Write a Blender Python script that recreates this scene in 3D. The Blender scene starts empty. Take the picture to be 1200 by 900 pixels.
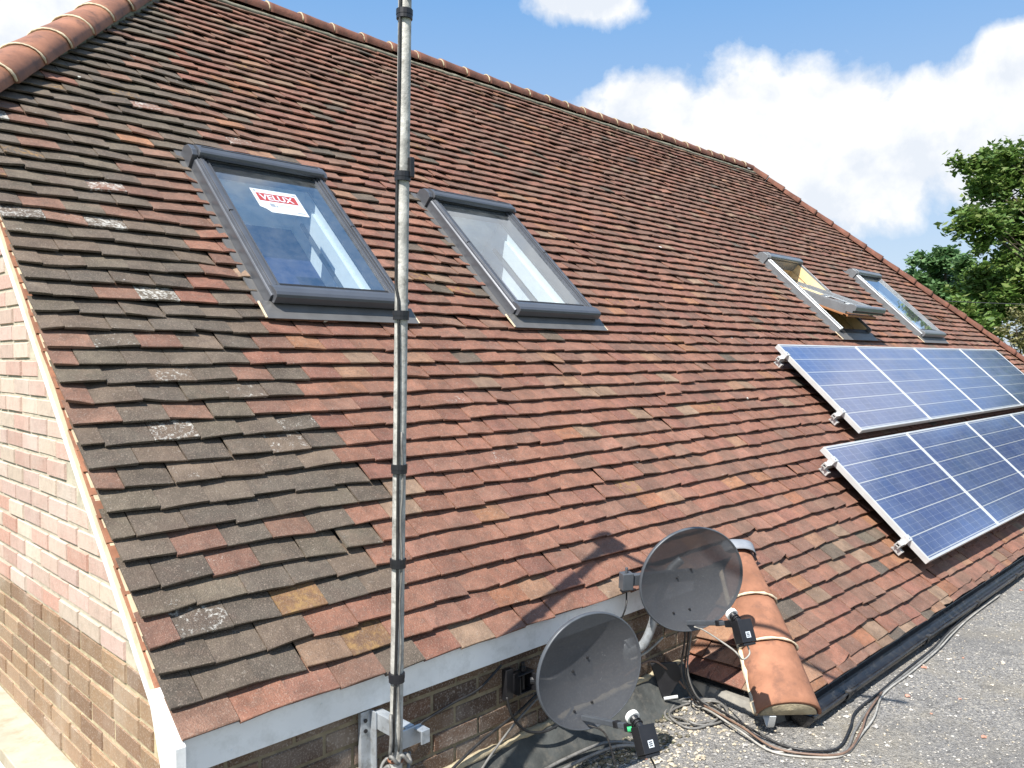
import bpy, bmesh, math, random
from mathutils import Vector, Matrix, noise as mnoise
R_ = math.radians
scene = bpy.context.scene
COL = scene.collection
TH = R_(43.66)
CT, ST = math.cos(TH), math.sin(TH)
TAU = math.tau
CAM = Vector((-0.923, -2.212, 1.059))
SUN = Vector((-0.725, -0.185, 1.0)).normalized()
ZG = -0.61                      # top of the gravelled flat roof

# ------------------------------------------------------------------ helpers
def RW(u, v, h=0.0):            # a point of the main slope: along the eave, up the slope, proud of it
    return Vector((u, v * CT - h * ST, v * ST + h * CT))

def root_loc(o):
    p = Vector((0, 0, 0))
    while o is not None:
        p = p + o.location
        o = o.parent
    return p

def mesh_obj(name, verts, faces, mats, parent=None, midx=None, smooth=False, local=False, bevel=0.0):
    me = bpy.data.meshes.new(name)
    if parent is not None and not local:
        off = root_loc(parent)
        verts = [Vector(v) - off for v in verts]
    me.from_pydata([tuple(v) for v in verts], [], faces)
    if not isinstance(mats, (list, tuple)):
        mats = [mats]
    for m in mats:
        me.materials.append(m)
    if midx is not None:
        me.polygons.foreach_set('material_index', midx)
    if smooth:
        me.polygons.foreach_set('use_smooth', [True] * len(me.polygons))
    me.update()
    o = bpy.data.objects.new(name, me)
    COL.objects.link(o)
    if parent is not None:
        o.parent = parent
    if bevel > 0:
        b = o.modifiers.new('bevel', 'BEVEL')
        b.width = bevel; b.segments = 2; b.limit_method = 'ANGLE'; b.angle_limit = R_(35)
    return o

class MB:
    """collects shapes into one mesh"""
    def __init__(s):
        s.v = []; s.f = []; s.m = []
    def add(s, vs, fs, mi=0):
        b = len(s.v)
        s.v += [Vector(p) for p in vs]
        s.f += [tuple(i + b for i in f) for f in fs]
        s.m += [mi] * len(fs)
    def box(s, x0, x1, y0, y1, z0, z1, mi=0, M=None):
        vs = [Vector((x, y, z)) for z in (z0, z1) for y in (y0, y1) for x in (x0, x1)]
        if M is not None: vs = [M @ p for p in vs]
        s.add(vs, [(0, 2, 3, 1), (4, 5, 7, 6), (0, 1, 5, 4), (2, 6, 7, 3), (0, 4, 6, 2), (1, 3, 7, 5)], mi)
    def prism(s, prof, axis_pts, mi=0):
        """extrude profile list of Vectors from offset a to offset b"""
        a, b = axis_pts
        n = len(prof)
        vs = [Vector(p) + a for p in prof] + [Vector(p) + b for p in prof]
        fs = [(i, (i + 1) % n, n + (i + 1) % n, n + i) for i in range(n)]
        fs += [tuple(range(n - 1, -1, -1)), tuple(range(n, 2 * n))]
        s.add(vs, fs, mi)
    def tube(s, pts, r, seg=8, mi=0, caps=True):
        pts = [Vector(p) for p in pts]
        n = len(pts)
        rr = r if isinstance(r, (list, tuple)) else [r] * n
        t0 = (pts[1] - pts[0]).normalized()
        up = Vector((0, 0, 1)) if abs(t0.z) < 0.9 else Vector((1, 0, 0))
        a = t0.cross(up).normalized()
        vs = []
        for i in range(n):
            t = (pts[min(i + 1, n - 1)] - pts[max(i - 1, 0)]).normalized()
            a = (a - t * a.dot(t)).normalized()
            b = t.cross(a)
            for k in range(seg):
                an = TAU * k / seg
                vs.append(pts[i] + (a * math.cos(an) + b * math.sin(an)) * rr[i])
        fs = []
        for i in range(n - 1):
            for k in range(seg):
                k2 = (k + 1) % seg
                fs.append((i * seg + k, i * seg + k2, (i + 1) * seg + k2, (i + 1) * seg + k))
        if caps:
            fs.append(tuple(range(seg - 1, -1, -1)))
            fs.append(tuple((n - 1) * seg + k for k in range(seg)))
        s.add(vs, fs, mi)
    def obj(s, name, mats, parent=None, smooth=False, local=False, bevel=0.0):
        return mesh_obj(name, s.v, s.f, mats, parent, s.m, smooth, local, bevel)

def smooth_path(pts, n=8):
    pts = [Vector(p) for p in pts]
    out = []
    for i in range(len(pts) - 1):
        p0 = pts[max(i - 1, 0)]; p1 = pts[i]; p2 = pts[i + 1]; p3 = pts[min(i + 2, len(pts) - 1)]
        for k in range(n):
            t = k / n
            out.append(0.5 * ((2 * p1) + (p2 - p0) * t + (2 * p0 - 5 * p1 + 4 * p2 - p3) * t * t
                              + (3 * p1 - p0 - 3 * p2 + p3) * t ** 3))
    out.append(pts[-1])
    return out

def empty(name, loc=(0, 0, 0), parent=None):
    o = bpy.data.objects.new(name, None)
    o.empty_display_size = 0.1
    COL.objects.link(o)
    o.location = loc
    if parent is not None: o.parent = parent
    return o

def tag(o, label, cat, group=None):
    o['label'] = label
    o['category'] = cat
    if group: o['group'] = group
    return o

def copy_tree(o, parent=None):
    c = o.copy(); COL.objects.link(c)
    c.parent = parent
    for ch in list(o.children):
        copy_tree(ch, c)
    return c

# ------------------------------------------------------------------ materials
def new_mat(name):
    m = bpy.data.materials.new(name); m.use_nodes = True
    nt = m.node_tree
    bsdf = nt.nodes['Principled BSDF']
    return m, nt, bsdf

def N(nt, typ, **kw):
    n = nt.nodes.new(typ)
    for k, v in kw.items():
        if k in n.inputs.keys() if hasattr(n.inputs, 'keys') else False:
            n.inputs[k].default_value = v
        else:
            setattr(n, k, v)
    return n

def math_n(nt, op, a, b=None, c=None, clamp=False):
    n = nt.nodes.new('ShaderNodeMath'); n.operation = op; n.use_clamp = clamp
    for i, x in enumerate((a, b, c)):
        if x is None: continue
        if isinstance(x, (int, float)): n.inputs[i].default_value = x
        else: nt.links.new(x, n.inputs[i])
    return n.outputs[0]

def mix_c(nt, fac, a, b, blend='MIX'):
    n = nt.nodes.new('ShaderNodeMix'); n.data_type = 'RGBA'; n.blend_type = blend
    n.clamp_factor = True
    for sock, x in ((n.inputs[0], fac), (n.inputs[6], a), (n.inputs[7], b)):
        if isinstance(x, (int, float)): sock.default_value = x
        elif isinstance(x, (tuple, list)): sock.default_value = (*x[:3], 1)
        else: nt.links.new(x, sock)
    return n.outputs[2]

def ramp(nt, x, p0, p1, c0=(0, 0, 0), c1=(1, 1, 1)):
    n = nt.nodes.new('ShaderNodeMapRange'); n.clamp = True
    n.inputs[1].default_value = p0; n.inputs[2].default_value = p1
    nt.links.new(x, n.inputs[0])
    return n.outputs[0]

def noise_n(nt, vec, scale, detail=4.0, rough=0.55, dist=0.0):
    n = nt.nodes.new('ShaderNodeTexNoise')
    n.inputs['Scale'].default_value = scale; n.inputs['Detail'].default_value = detail
    n.inputs['Roughness'].default_value = rough; n.inputs['Distortion'].default_value = dist
    if vec is not None: nt.links.new(vec, n.inputs['Vector'])
    return n.outputs[0]

def obj_coord(nt):
    return nt.nodes.new('ShaderNodeTexCoord').outputs['Object']

def bump_n(nt, bsdf, h, strength=0.3, dist=0.01):
    b = nt.nodes.new('ShaderNodeBump')
    b.inputs['Strength'].default_value = strength; b.inputs['Distance'].default_value = dist
    nt.links.new(h, b.inputs['Height'])
    nt.links.new(b.outputs[0], bsdf.inputs['Normal'])

def simple(name, col, rough=0.6, metal=0.0, var=0.15, scale=14.0, bump=0.0, spec=0.5, dirt=None):
    """one base colour with worn, uneven tone"""
    m, nt, b = new_mat(name)
    co = obj_coord(nt)
    n1 = noise_n(nt, co, scale, 6, 0.6)
    c0 = tuple(max(0, c * (1 - var)) for c in col); c1 = tuple(min(1, c * (1 + var)) for c in col)
    c = mix_c(nt, ramp(nt, n1, 0.3, 0.7), c0, c1)
    if dirt is not None:
        n2 = noise_n(nt, co, scale * 2.3, 8, 0.7)
        c = mix_c(nt, ramp(nt, n2, 0.50, 0.72), c, dirt)
    nt.links.new(c, b.inputs['Base Color'])
    r = ramp(nt, n1, 0.2, 0.8)
    rr = math_n(nt, 'MULTIPLY_ADD', r, 0.15, max(0.02, rough - 0.07))
    nt.links.new(rr, b.inputs['Roughness'])
    b.inputs['Metallic'].default_value = metal
    b.inputs['Specular IOR Level'].default_value = spec
    if bump > 0: bump_n(nt, b, noise_n(nt, co, scale * 6, 6), bump, 0.004)
    return m

def tile_material():
    m, nt, b = new_mat('clay_tile')
    co = obj_coord(nt)
    col = nt.nodes.new('ShaderNodeAttribute'); col.attribute_name = 'col'
    aux = nt.nodes.new('ShaderNodeAttribute'); aux.attribute_name = 'aux'
    sep = nt.nodes.new('ShaderNodeSeparateColor'); nt.links.new(aux.outputs['Color'], sep.inputs[0])
    # shift the pattern from tile to tile so that stains stop at tile edges
    sh = nt.nodes.new('ShaderNodeVectorMath'); sh.operation = 'MULTIPLY_ADD'
    nt.links.new(aux.outputs['Color'], sh.inputs[0]); sh.inputs[1].default_value = (0, 7.3, 7.3)
    nt.links.new(co, sh.inputs[2]); v = sh.outputs[0]
    big = noise_n(nt, v, 9, 5, 0.6)
    mid = noise_n(nt, v, 38, 6, 0.65)
    fine = noise_n(nt, v, 210, 3, 0.6)
    c = col.outputs['Color']
    dk = mix_c(nt, 1.0, c, (0.72, 0.70, 0.68), 'MULTIPLY')
    lt = mix_c(nt, 1.0, c, (1.22, 1.2, 1.17), 'MULTIPLY')
    c = mix_c(nt, ramp(nt, big, 0.34, 0.66), dk, lt)
    c = mix_c(nt, math_n(nt, 'MULTIPLY', ramp(nt, mid, 0.5, 0.72), 0.5), c, (0.085, 0.06, 0.048))
    c = mix_c(nt, math_n(nt, 'MULTIPLY', ramp(nt, fine, 0.55, 0.70), 0.55), c, (0.36, 0.28, 0.22))
    c = mix_c(nt, math_n(nt, 'MULTIPLY', ramp(nt, noise_n(nt, co, 260, 3, .7), 0.56, 0.68), 0.55), c, (0.035, 0.030, 0.027))
    c = mix_c(nt, math_n(nt, 'MULTIPLY', ramp(nt, noise_n(nt, co, 70, 5, .75, .8), 0.60, 0.68), 0.35), c, (0.40, 0.36, 0.31))
    stn = noise_n(nt, co, 2.6, 6, 0.62, .4)
    c = mix_c(nt, math_n(nt, 'MULTIPLY', ramp(nt, stn, 0.52, 0.70), 0.42), c, (0.105, 0.066, 0.050))
    c = mix_c(nt, math_n(nt, 'MULTIPLY', ramp(nt, noise_n(nt, co, 6.5, 7, 0.7), 0.56, 0.74), 0.30), c, (0.25, 0.165, 0.12))
    # pale lichen on some tiles
    li = math_n(nt, 'ADD', math_n(nt, 'MULTIPLY', noise_n(nt, co, 85, 5, 0.75, 0.6), .58), math_n(nt, 'MULTIPLY', noise_n(nt, co, 17, 5, 0.7, 0.8), .42))
    thr = math_n(nt, 'MULTIPLY_ADD', sep.outputs[0], -0.42, 0.80)
    lf = math_n(nt, 'MULTIPLY', math_n(nt, 'SUBTRACT', li, thr), 13, clamp=True)
    c = mix_c(nt, math_n(nt, 'MULTIPLY', lf, .85), c, (0.50, 0.49, 0.455))
    # yellow-brown crust on a few
    yf = math_n(nt, 'MULTIPLY', ramp(nt, noise_n(nt, co, 26, 8, 0.75), 0.36, 0.68), sep.outputs[1])
    yf = math_n(nt, 'MULTIPLY', math_n(nt, 'SUBTRACT', yf, 0.55), 1.6, clamp=True)
    c = mix_c(nt, yf, c, (0.24, 0.145, 0.06))
    # bird droppings: sparse white splats
    vo = nt.nodes.new('ShaderNodeTexVoronoi'); vo.inputs['Scale'].default_value = 4.6
    dv = nt.nodes.new('ShaderNodeVectorMath'); dv.operation = 'MULTIPLY_ADD'
    nn = nt.nodes.new('ShaderNodeTexNoise'); nn.inputs['Scale'].default_value = 42
    nt.links.new(co, nn.inputs['Vector'])
    nt.links.new(nn.outputs['Color'], dv.inputs[0]); dv.inputs[1].default_value = (0.03, 0.03, 0.03)
    nt.links.new(co, dv.inputs[2]); nt.links.new(dv.outputs[0], vo.inputs['Vector'])
    sc = nt.nodes.new('ShaderNodeSeparateColor'); nt.links.new(vo.outputs['Color'], sc.inputs[0])
    rad = math_n(nt, 'MULTIPLY', math_n(nt, 'SUBTRACT', sc.outputs[0], 0.74), 0.30)
    df = math_n(nt, 'MULTIPLY', math_n(nt, 'SUBTRACT', rad, vo.outputs['Distance']), 60, clamp=True)
    c = mix_c(nt, df, c, (0.66, 0.65, 0.60))
    nt.links.new(c, b.inputs['Base Color'])
    b.inputs['Roughness'].default_value = 0.78
    b.inputs['Specular IOR Level'].default_value = 0.35
    hsum = math_n(nt, 'ADD', math_n(nt, 'MULTIPLY', mid, 0.9), math_n(nt, 'MULTIPLY', fine, 0.5))
    bump_n(nt, b, hsum, 0.8, 0.007)
    return m

def attr_material(name, rough=0.8, stain=(0.12, 0.10, 0.08), stain_amt=0.3, light=(0.6, 0.55, 0.48), bump=0.5, sc=30):
    m, nt, b = new_mat(name)
    co = obj_coord(nt)
    col = nt.nodes.new('ShaderNodeAttribute'); col.attribute_name = 'col'
    n1 = noise_n(nt, co, sc, 6, 0.65); n2 = noise_n(nt, co, sc * 5, 4, 0.6)
    n3 = noise_n(nt, co, 3.0, 4, 0.6)
    c = mix_c(nt, math_n(nt, 'MULTIPLY', ramp(nt, n1, 0.45, 0.75), stain_amt), col.outputs['Color'], stain)
    c = mix_c(nt, math_n(nt, 'MULTIPLY', ramp(nt, n2, 0.52, 0.75), 0.45), c, light)
    c = mix_c(nt, math_n(nt, 'MULTIPLY', ramp(nt, n3, 0.5, 0.7), 0.25), c, light)
    nt.links.new(c, b.inputs['Base Color'])
    b.inputs['Roughness'].default_value = rough
    b.inputs['Specular IOR Level'].default_value = 0.25
    bump_n(nt, b, math_n(nt, 'ADD', n1, n2), bump, 0.004)
    return m

M = {}
M['tile'] = tile_material()
M['deck'] = simple('roof_underlay', (0.02, 0.018, 0.017), 0.9)
M['brick'] = attr_material('brick')
M['mortar_pale'] = simple('pale_mortar', (0.42, 0.375, 0.295), 0.95, var=0.25, scale=20, bump=0.6, spec=0.2)
M['mortar_dark'] = simple('buff_mortar', (0.42, 0.35, 0.23), 0.95, var=0.35, scale=20, bump=0.6, spec=0.2)
M['mortar_front'] = simple('shaded_mortar', (0.21, 0.175, 0.115), 0.95, var=0.4, scale=14, bump=0.7, spec=0.2)  # the front wall's shade is put into this darker mortar
M['mortar_joint'] = simple('cream_joint_mortar', (0.60, 0.50, 0.36), 0.9, var=0.25, scale=40, bump=0.5, spec=0.2)
M['mortar_grey'] = simple('grey_green_bedding_mortar', (0.20, 0.19, 0.145), 0.95, var=0.4, scale=18, bump=0.7, spec=0.2)
M['mortar_end'] = simple('sandy_mortar', (0.40, 0.34, 0.23), 0.95, var=0.25, scale=20, bump=0.7, spec=0.2, dirt=(0.26, 0.22, 0.16))
M['cap'] = simple('terracotta_cap', (0.255, 0.115, 0.068), 0.6, var=0.35, scale=5, bump=0.5, spec=0.35, dirt=(0.12, 0.062, 0.042))
M['ridge'] = simple('terracotta_ridge', (0.165, 0.072, 0.050), 0.8, var=0.35, scale=7, bump=0.6, spec=0.25, dirt=(0.10, 0.062, 0.046))
M['hip'] = simple('terracotta_hip', (0.275, 0.130, 0.080), 0.85, var=0.30, scale=6, bump=0.9, spec=0.2, dirt=(0.165, 0.085, 0.060))
M['lead'] = simple('lead_sheet', (0.20, 0.215, 0.24), 0.5, var=0.2, scale=12, bump=0.3)
M['flash'] = simple('grey_flashing', (0.135, 0.132, 0.13), 0.45, metal=0.3, var=0.12, scale=9)
M['clad'] = simple('grey_cladding', (0.092, 0.098, 0.112), 0.36, metal=0.35, var=0.08, scale=9)
M['clad_light'] = simple('sheen_toned_cladding', (0.20, 0.212, 0.225), 0.34, metal=0.4, var=0.1, scale=9)  # the far windows' reflected sky is put into this lighter base colour
M['gasket_and_gap'] = simple('black_gasket_and_gap_shade', (0.012, 0.012, 0.013), 0.6)
M['lining'] = simple('white_lining', (0.74, 0.78, 0.80), 0.6, var=0.04)
M['pine'] = simple('pine_lining', (0.70, 0.50, 0.26), 0.5, var=0.22, scale=5)
M['pine_dark'] = simple('stained_pine', (0.30, 0.13, 0.05), 0.5, var=0.25, scale=6)
M['room'] = simple('unlit_room_sheet', (0.022, 0.030, 0.105), 0.7, var=0.1)  # navy sheet paints the darkness of the unlit room behind the glass
M['fascia'] = simple('white_upvc', (0.80, 0.80, 0.78), 0.38, var=0.05, scale=5, dirt=(0.66, 0.66, 0.63))
M['cream'] = simple('cream_verge_board', (0.54, 0.45, 0.315), 0.8, var=0.15, scale=8, bump=0.3, dirt=(0.43, 0.33, 0.22))
M['ledge'] = simple('pale_stone_coping', (0.43, 0.37, 0.29), 0.9, var=0.2, scale=4, bump=0.5, dirt=(0.31, 0.25, 0.165))
M['gutter'] = simple('black_gutter', (0.012, 0.012, 0.014), 0.28, var=0.3, scale=8, dirt=(0.05, 0.047, 0.042))
M['gutter_dust'] = simple('dusty_gutter', (0.03, 0.029, 0.028), 0.5, var=0.4, scale=14, dirt=(0.12, 0.11, 0.1))
M['galv'] = simple('galvanised_steel', (0.42, 0.45, 0.48), 0.48, metal=0.55, var=0.18, scale=16, dirt=(0.24, 0.24, 0.23))
M['galv_bright'] = simple('bright_zinc', (0.66, 0.67, 0.66), 0.4, metal=0.4, var=0.1, scale=16)
M['pole'] = simple('weathered_aluminium_pole', (0.42, 0.41, 0.38), 0.62, metal=0.2, var=0.35, scale=15, bump=0.5, dirt=(0.15, 0.14, 0.12))
M['tape'] = simple('black_tape', (0.012, 0.012, 0.015), 0.4)
M['cable_black'] = simple('black_cable', (0.014, 0.014, 0.015), 0.45, dirt=(0.05, 0.045, 0.04))
M['cable_grey'] = simple('grey_cable', (0.16, 0.155, 0.145), 0.5, var=0.3, scale=20, dirt=(0.07, 0.065, 0.06))
M['cable_pale'] = simple('pale_cable', (0.33, 0.315, 0.285), 0.5, var=0.3, scale=12, dirt=(0.22, 0.2, 0.17))
M['cable_brown'] = simple('brown_cable', (0.16, 0.10, 0.07), 0.5, var=0.3, scale=20)
M['rust'] = simple('rusty_clamp', (0.25, 0.10, 0.05), 0.7, var=0.4, scale=40)
M['black_plastic'] = simple('black_plastic', (0.012, 0.012, 0.014), 0.38, var=0.2, scale=20, bump=0.1)
M['white_plastic'] = simple('white_plastic', (0.78, 0.77, 0.74), 0.4, var=0.06)
M['green_plastic'] = simple('green_plastic', (0.03, 0.42, 0.14), 0.4)
M['arm'] = simple('slate_paint', (0.068, 0.076, 0.088), 0.4, var=0.15, scale=20)
M['frame_alu'] = simple('anodised_aluminium', (0.56, 0.57, 0.57), 0.38, metal=0.35, var=0.06, scale=8)
M['rail_alu'] = simple('rail_aluminium', (0.55, 0.55, 0.54), 0.42, metal=0.5, var=0.1, scale=14)
M['panel_back'] = simple('panel_backsheet', (0.05, 0.05, 0.055), 0.6)
M['paper'] = simple('white_paper', (0.50, 0.54, 0.58), 0.6, var=0.03)
M['red_print'] = simple('red_print', (0.33, 0.045, 0.042), 0.5, var=0.05)
M['grey_print'] = simple('grey_print', (0.22, 0.25, 0.30), 0.6)
M['felt'] = simple('grey_felt', (0.062, 0.066, 0.064), 0.95, var=0.35, scale=9, bump=0.7, spec=0.2, dirt=(0.11, 0.104, 0.092))
M['concrete'] = simple('grey_concrete', (0.22, 0.21, 0.19), 0.95, var=0.3, scale=7, bump=0.6, spec=0.2, dirt=(0.30, 0.28, 0.24))
M['render_wall'] = simple('plain_render', (0.35, 0.32, 0.28), 0.9, var=0.15)
M['bark'] = simple('bark', (0.075, 0.058, 0.042), 0.9, var=0.4, scale=9, bump=0.8)
M['wire'] = simple('wire', (0.05, 0.05, 0.05), 0.6)

def dish_material():
    m, nt, b = new_mat('perforated_dish')
    co = obj_coord(nt)
    n1 = noise_n(nt, co, 7, 5, 0.6); n2 = noise_n(nt, co, 120, 3, 0.6)
    c = mix_c(nt, ramp(nt, n1, 0.3, 0.7), (0.047, 0.050, 0.058), (0.060, 0.063, 0.071))
    c = mix_c(nt, math_n(nt, 'MULTIPLY', ramp(nt, n2, 0.5, 0.75), 0.2), c, (0.14, 0.14, 0.14))
    sc = noise_n(nt, co, 18, 8, 0.75, 1.5)
    c = mix_c(nt, math_n(nt, 'MULTIPLY', ramp(nt, sc, 0.63, 0.70), 0.35), c, (0.3, 0.3, 0.3))
    nt.links.new(c, b.inputs['Base Color'])
    b.inputs['Roughness'].default_value = 0.58
    # the dish is punched all over with holes far smaller than a pixel: a fixed share of it is open
    tr = nt.nodes.new('ShaderNodeBsdfTransparent')
    mx = nt.nodes.new('ShaderNodeMixShader'); mx.inputs[0].default_value = 0.075
    nt.links.new(b.outputs[0], mx.inputs[1]); nt.links.new(tr.outputs[0], mx.inputs[2])
    nt.links.new(mx.outputs[0], nt.nodes['Material Output'].inputs['Surface'])
    return m
M['dish'] = dish_material()

def glass_material(name, refl_boost, tint):
    m, nt, b = new_mat(name)
    nt.nodes.remove(b)
    gl = nt.nodes.new('ShaderNodeBsdfGlossy'); gl.inputs['Roughness'].default_value = 0.015
    gl.inputs['Color'].default_value = (0.92, 0.96, 1.0, 1)
    tr = nt.nodes.new('ShaderNodeBsdfTransparent'); tr.inputs['Color'].default_value = (*tint, 1)
    lw = nt.nodes.new('ShaderNodeLayerWeight'); lw.inputs['Blend'].default_value = 0.5
    f = math_n(nt, 'MULTIPLY_ADD', math_n(nt, 'POWER', lw.outputs['Facing'], 4.0), 0.9, refl_boost, clamp=True)
    # a thin film of dust and dried rain
    co = obj_coord(nt)
    du = nt.nodes.new('ShaderNodeBsdfDiffuse'); du.inputs['Color'].default_value = (0.55, 0.56, 0.55, 1)
    dn = math_n(nt, 'MULTIPLY', ramp(nt, noise_n(nt, co, 9, 8, .7), .35, .8), .10)
    mx = nt.nodes.new('ShaderNodeMixShader')
    nt.links.new(f, mx.inputs[0]); nt.links.new(tr.outputs[0], mx.inputs[1]); nt.links.new(gl.outputs[0], mx.inputs[2])
    m2 = nt.nodes.new('ShaderNodeMixShader'); nt.links.new(dn, m2.inputs[0])
    nt.links.new(mx.outputs[0], m2.inputs[1]); nt.links.new(du.outputs[0], m2.inputs[2])
    nt.links.new(m2.outputs[0], nt.nodes['Material Output'].inputs['Surface'])
    return m
M['glass'] = glass_material('coated_glass', 0.28, (0.86, 0.93, 0.95))

def pv_material():
    m, nt, b = new_mat('solar_cells')
    co = obj_coord(nt)
    sep = nt.nodes.new('ShaderNodeSeparateXYZ'); nt.links.new(co, sep.inputs[0])
    def line(axis, pitch, half, off=0.0):
        x = math_n(nt, 'ADD', sep.outputs[axis], off)
        fr = math_n(nt, 'FRACT', math_n(nt, 'DIVIDE', x, pitch))
        d = math_n(nt, 'ABSOLUTE', math_n(nt, 'SUBTRACT', fr, 0.5))       # 0.5 on the line
        return math_n(nt, 'GREATER_THAN', d, 0.5 - half / pitch)
    PX, PY = 1.53 / 10, 0.93 / 6
    col_gap = line(0, PX, 0.0017)
    row_gap = line(1, PY, 0.0034)
    bus = line(1, PY / 3, 0.0011, PY / 6)
    vo = nt.nodes.new('ShaderNodeTexVoronoi'); vo.inputs['Scale'].default_value = 75
    nt.links.new(co, vo.inputs['Vector'])
    bw = nt.nodes.new('ShaderNodeSeparateColor'); nt.links.new(vo.outputs['Color'], bw.inputs[0])
    # every cell of a panel has its own tone
    cx = math_n(nt, 'FLOOR', math_n(nt, 'DIVIDE', sep.outputs[0], PX)); cy = math_n(nt, 'FLOOR', math_n(nt, 'DIVIDE', sep.outputs[1], PY))
    cv = nt.nodes.new('ShaderNodeCombineXYZ'); nt.links.new(cx, cv.inputs[0]); nt.links.new(cy, cv.inputs[1])
    oi = nt.nodes.new('ShaderNodeObjectInfo'); nt.links.new(oi.outputs['Random'], cv.inputs[2])
    wn = nt.nodes.new('ShaderNodeTexWhiteNoise'); nt.links.new(cv.outputs[0], wn.inputs['Vector'])
    c = mix_c(nt, bw.outputs[0], (0.030, 0.048, 0.135), (0.052, 0.078, 0.20))
    c = mix_c(nt, math_n(nt, 'MULTIPLY', wn.outputs['Value'], 0.45), c, (0.05, 0.085, 0.23))
    c = mix_c(nt, math_n(nt, 'MULTIPLY', bus, 0.4), c, (0.32, 0.36, 0.46))
    c = mix_c(nt, math_n(nt, 'MULTIPLY', col_gap, 0.6), c, (0.50, 0.53, 0.58))
    c = mix_c(nt, math_n(nt, 'MULTIPLY', row_gap, 0.7), c, (0.58, 0.58, 0.54))
    nt.links.new(c, b.inputs['Base Color'])
    b.inputs['Roughness'].default_value = 0.32
    b.inputs['Coat Weight'].default_value = 1.0; b.inputs['Coat IOR'].default_value = 1.6
    dirt = ramp(nt, noise_n(nt, co, 3, 6, 0.6), 0.3, 0.7)
    nt.links.new(math_n(nt, 'MULTIPLY_ADD', dirt, 0.10, 0.05), b.inputs['Coat Roughness'])
    c2_ = mix_c(nt, math_n(nt, 'MULTIPLY', dirt, 0.13), c, (0.42, 0.42, 0.40))
    nt.links.new(c2_, b.inputs['Base Color'])
    return m
M['pv'] = pv_material()

def gravel_material():
    m, nt, b = new_mat('gravelled_felt')
    co = obj_coord(nt)
    v1 = nt.nodes.new('ShaderNodeTexVoronoi'); v1.inputs['Scale'].default_value = 95; nt.links.new(co, v1.inputs['Vector'])
    v2 = nt.nodes.new('ShaderNodeTexVoronoi'); v2.inputs['Scale'].default_value = 210; nt.links.new(co, v2.inputs['Vector'])
    s1 = nt.nodes.new('ShaderNodeSeparateColor'); nt.links.new(v1.outputs['Color'], s1.inputs[0])
    s2 = nt.nodes.new('ShaderNodeSeparateColor'); nt.links.new(v2.outputs['Color'], s2.inputs[0])
    c = mix_c(nt, s2.outputs[0], (0.14, 0.135, 0.13), (0.35, 0.335, 0.315))
    c = mix_c(nt, math_n(nt, 'MULTIPLY', ramp(nt, s1.outputs[0], 0.72, 0.9), 0.75), c, (0.42, 0.39, 0.34))
    c = mix_c(nt, math_n(nt, 'MULTIPLY', ramp(nt, s1.outputs[1], 0.8, 0.95), 0.6), c, (0.07, 0.068, 0.066))
    big = noise_n(nt, co, 1.7, 6, 0.62)
    # sandier loose chippings in drifts
    c = mix_c(nt, math_n(nt, 'MULTIPLY', ramp(nt, big, 0.5, 0.68), 0.6), c, mix_c(nt, s2.outputs[1], (0.22, 0.19, 0.14), (0.44, 0.39, 0.30)))
    c = mix_c(nt, math_n(nt, 'MULTIPLY', ramp(nt, noise_n(nt, co, 5, 5, 0.7), 0.54, 0.72), 0.5), c, (0.11, 0.106, 0.10))
    c = mix_c(nt, math_n(nt, 'MULTIPLY', ramp(nt, noise_n(nt, co, 0.9, 7, 0.65, .5), 0.50, 0.62), 0.45), c, (0.17, 0.165, 0.16))
    c = mix_c(nt, math_n(nt, 'MULTIPLY', ramp(nt, noise_n(nt, co, 2.2, 8, 0.72, 1.0), 0.60, 0.68), 0.5), c, (0.40, 0.38, 0.34))
    nt.links.new(c, b.inputs['Base Color'])
    b.inputs['Roughness'].default_value = 0.9
    b.inputs['Specular IOR Level'].default_value = 0.25
    bump_n(nt, b, math_n(nt, 'ADD', v1.outputs['Distance'], v2.outputs['Distance']), 0.9, 0.008)
    return m
M['gravel'] = gravel_material()
M['pebble'] = attr_material('chippings', 0.9, (0.2, 0.18, 0.15), 0.2, (0.5, 0.47, 0.42), 0.3, 60)
M['grass'] = simple('grass_ground', (0.05, 0.085, 0.025), 0.95, var=0.4, scale=0.6)

def leaf_material(name, c0, c1, c2):
    m, nt, b = new_mat(name)
    at = nt.nodes.new('ShaderNodeAttribute'); at.attribute_name = 'col'
    s = nt.nodes.new('ShaderNodeSeparateColor'); nt.links.new(at.outputs['Color'], s.inputs[0])
    c = mix_c(nt, s.outputs[0], c0, c1)
    c = mix_c(nt, math_n(nt, 'MULTIPLY', ramp(nt, s.outputs[1], 0.6, 1.0), 0.7), c, c2)
    nt.links.new(c, b.inputs['Base Color'])
    b.inputs['Roughness'].default_value = 0.55
    tl = nt.nodes.new('ShaderNodeBsdfTranslucent'); nt.links.new(c, tl.inputs['Color'])
    mx = nt.nodes.new('ShaderNodeMixShader'); mx.inputs[0].default_value = 0.35
    nt.links.new(b.outputs[0], mx.inputs[1]); nt.links.new(tl.outputs[0], mx.inputs[2])
    nt.links.new(mx.outputs[0], nt.nodes['Material Output'].inputs['Surface'])
    return m
M['leaf_a'] = leaf_material('sycamore_leaf', (0.068, 0.135, 0.026), (0.145, 0.235, 0.05), (0.23, 0.26, 0.08))
M['leaf_b'] = leaf_material('distant_leaf', (0.07, 0.15, 0.055), (0.12, 0.225, 0.08), (0.16, 0.24, 0.10))
M['leaf_c'] = leaf_material('yellow_leaf', (0.11, 0.12, 0.04), (0.24, 0.23, 0.09), (0.33, 0.28, 0.14))

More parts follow.
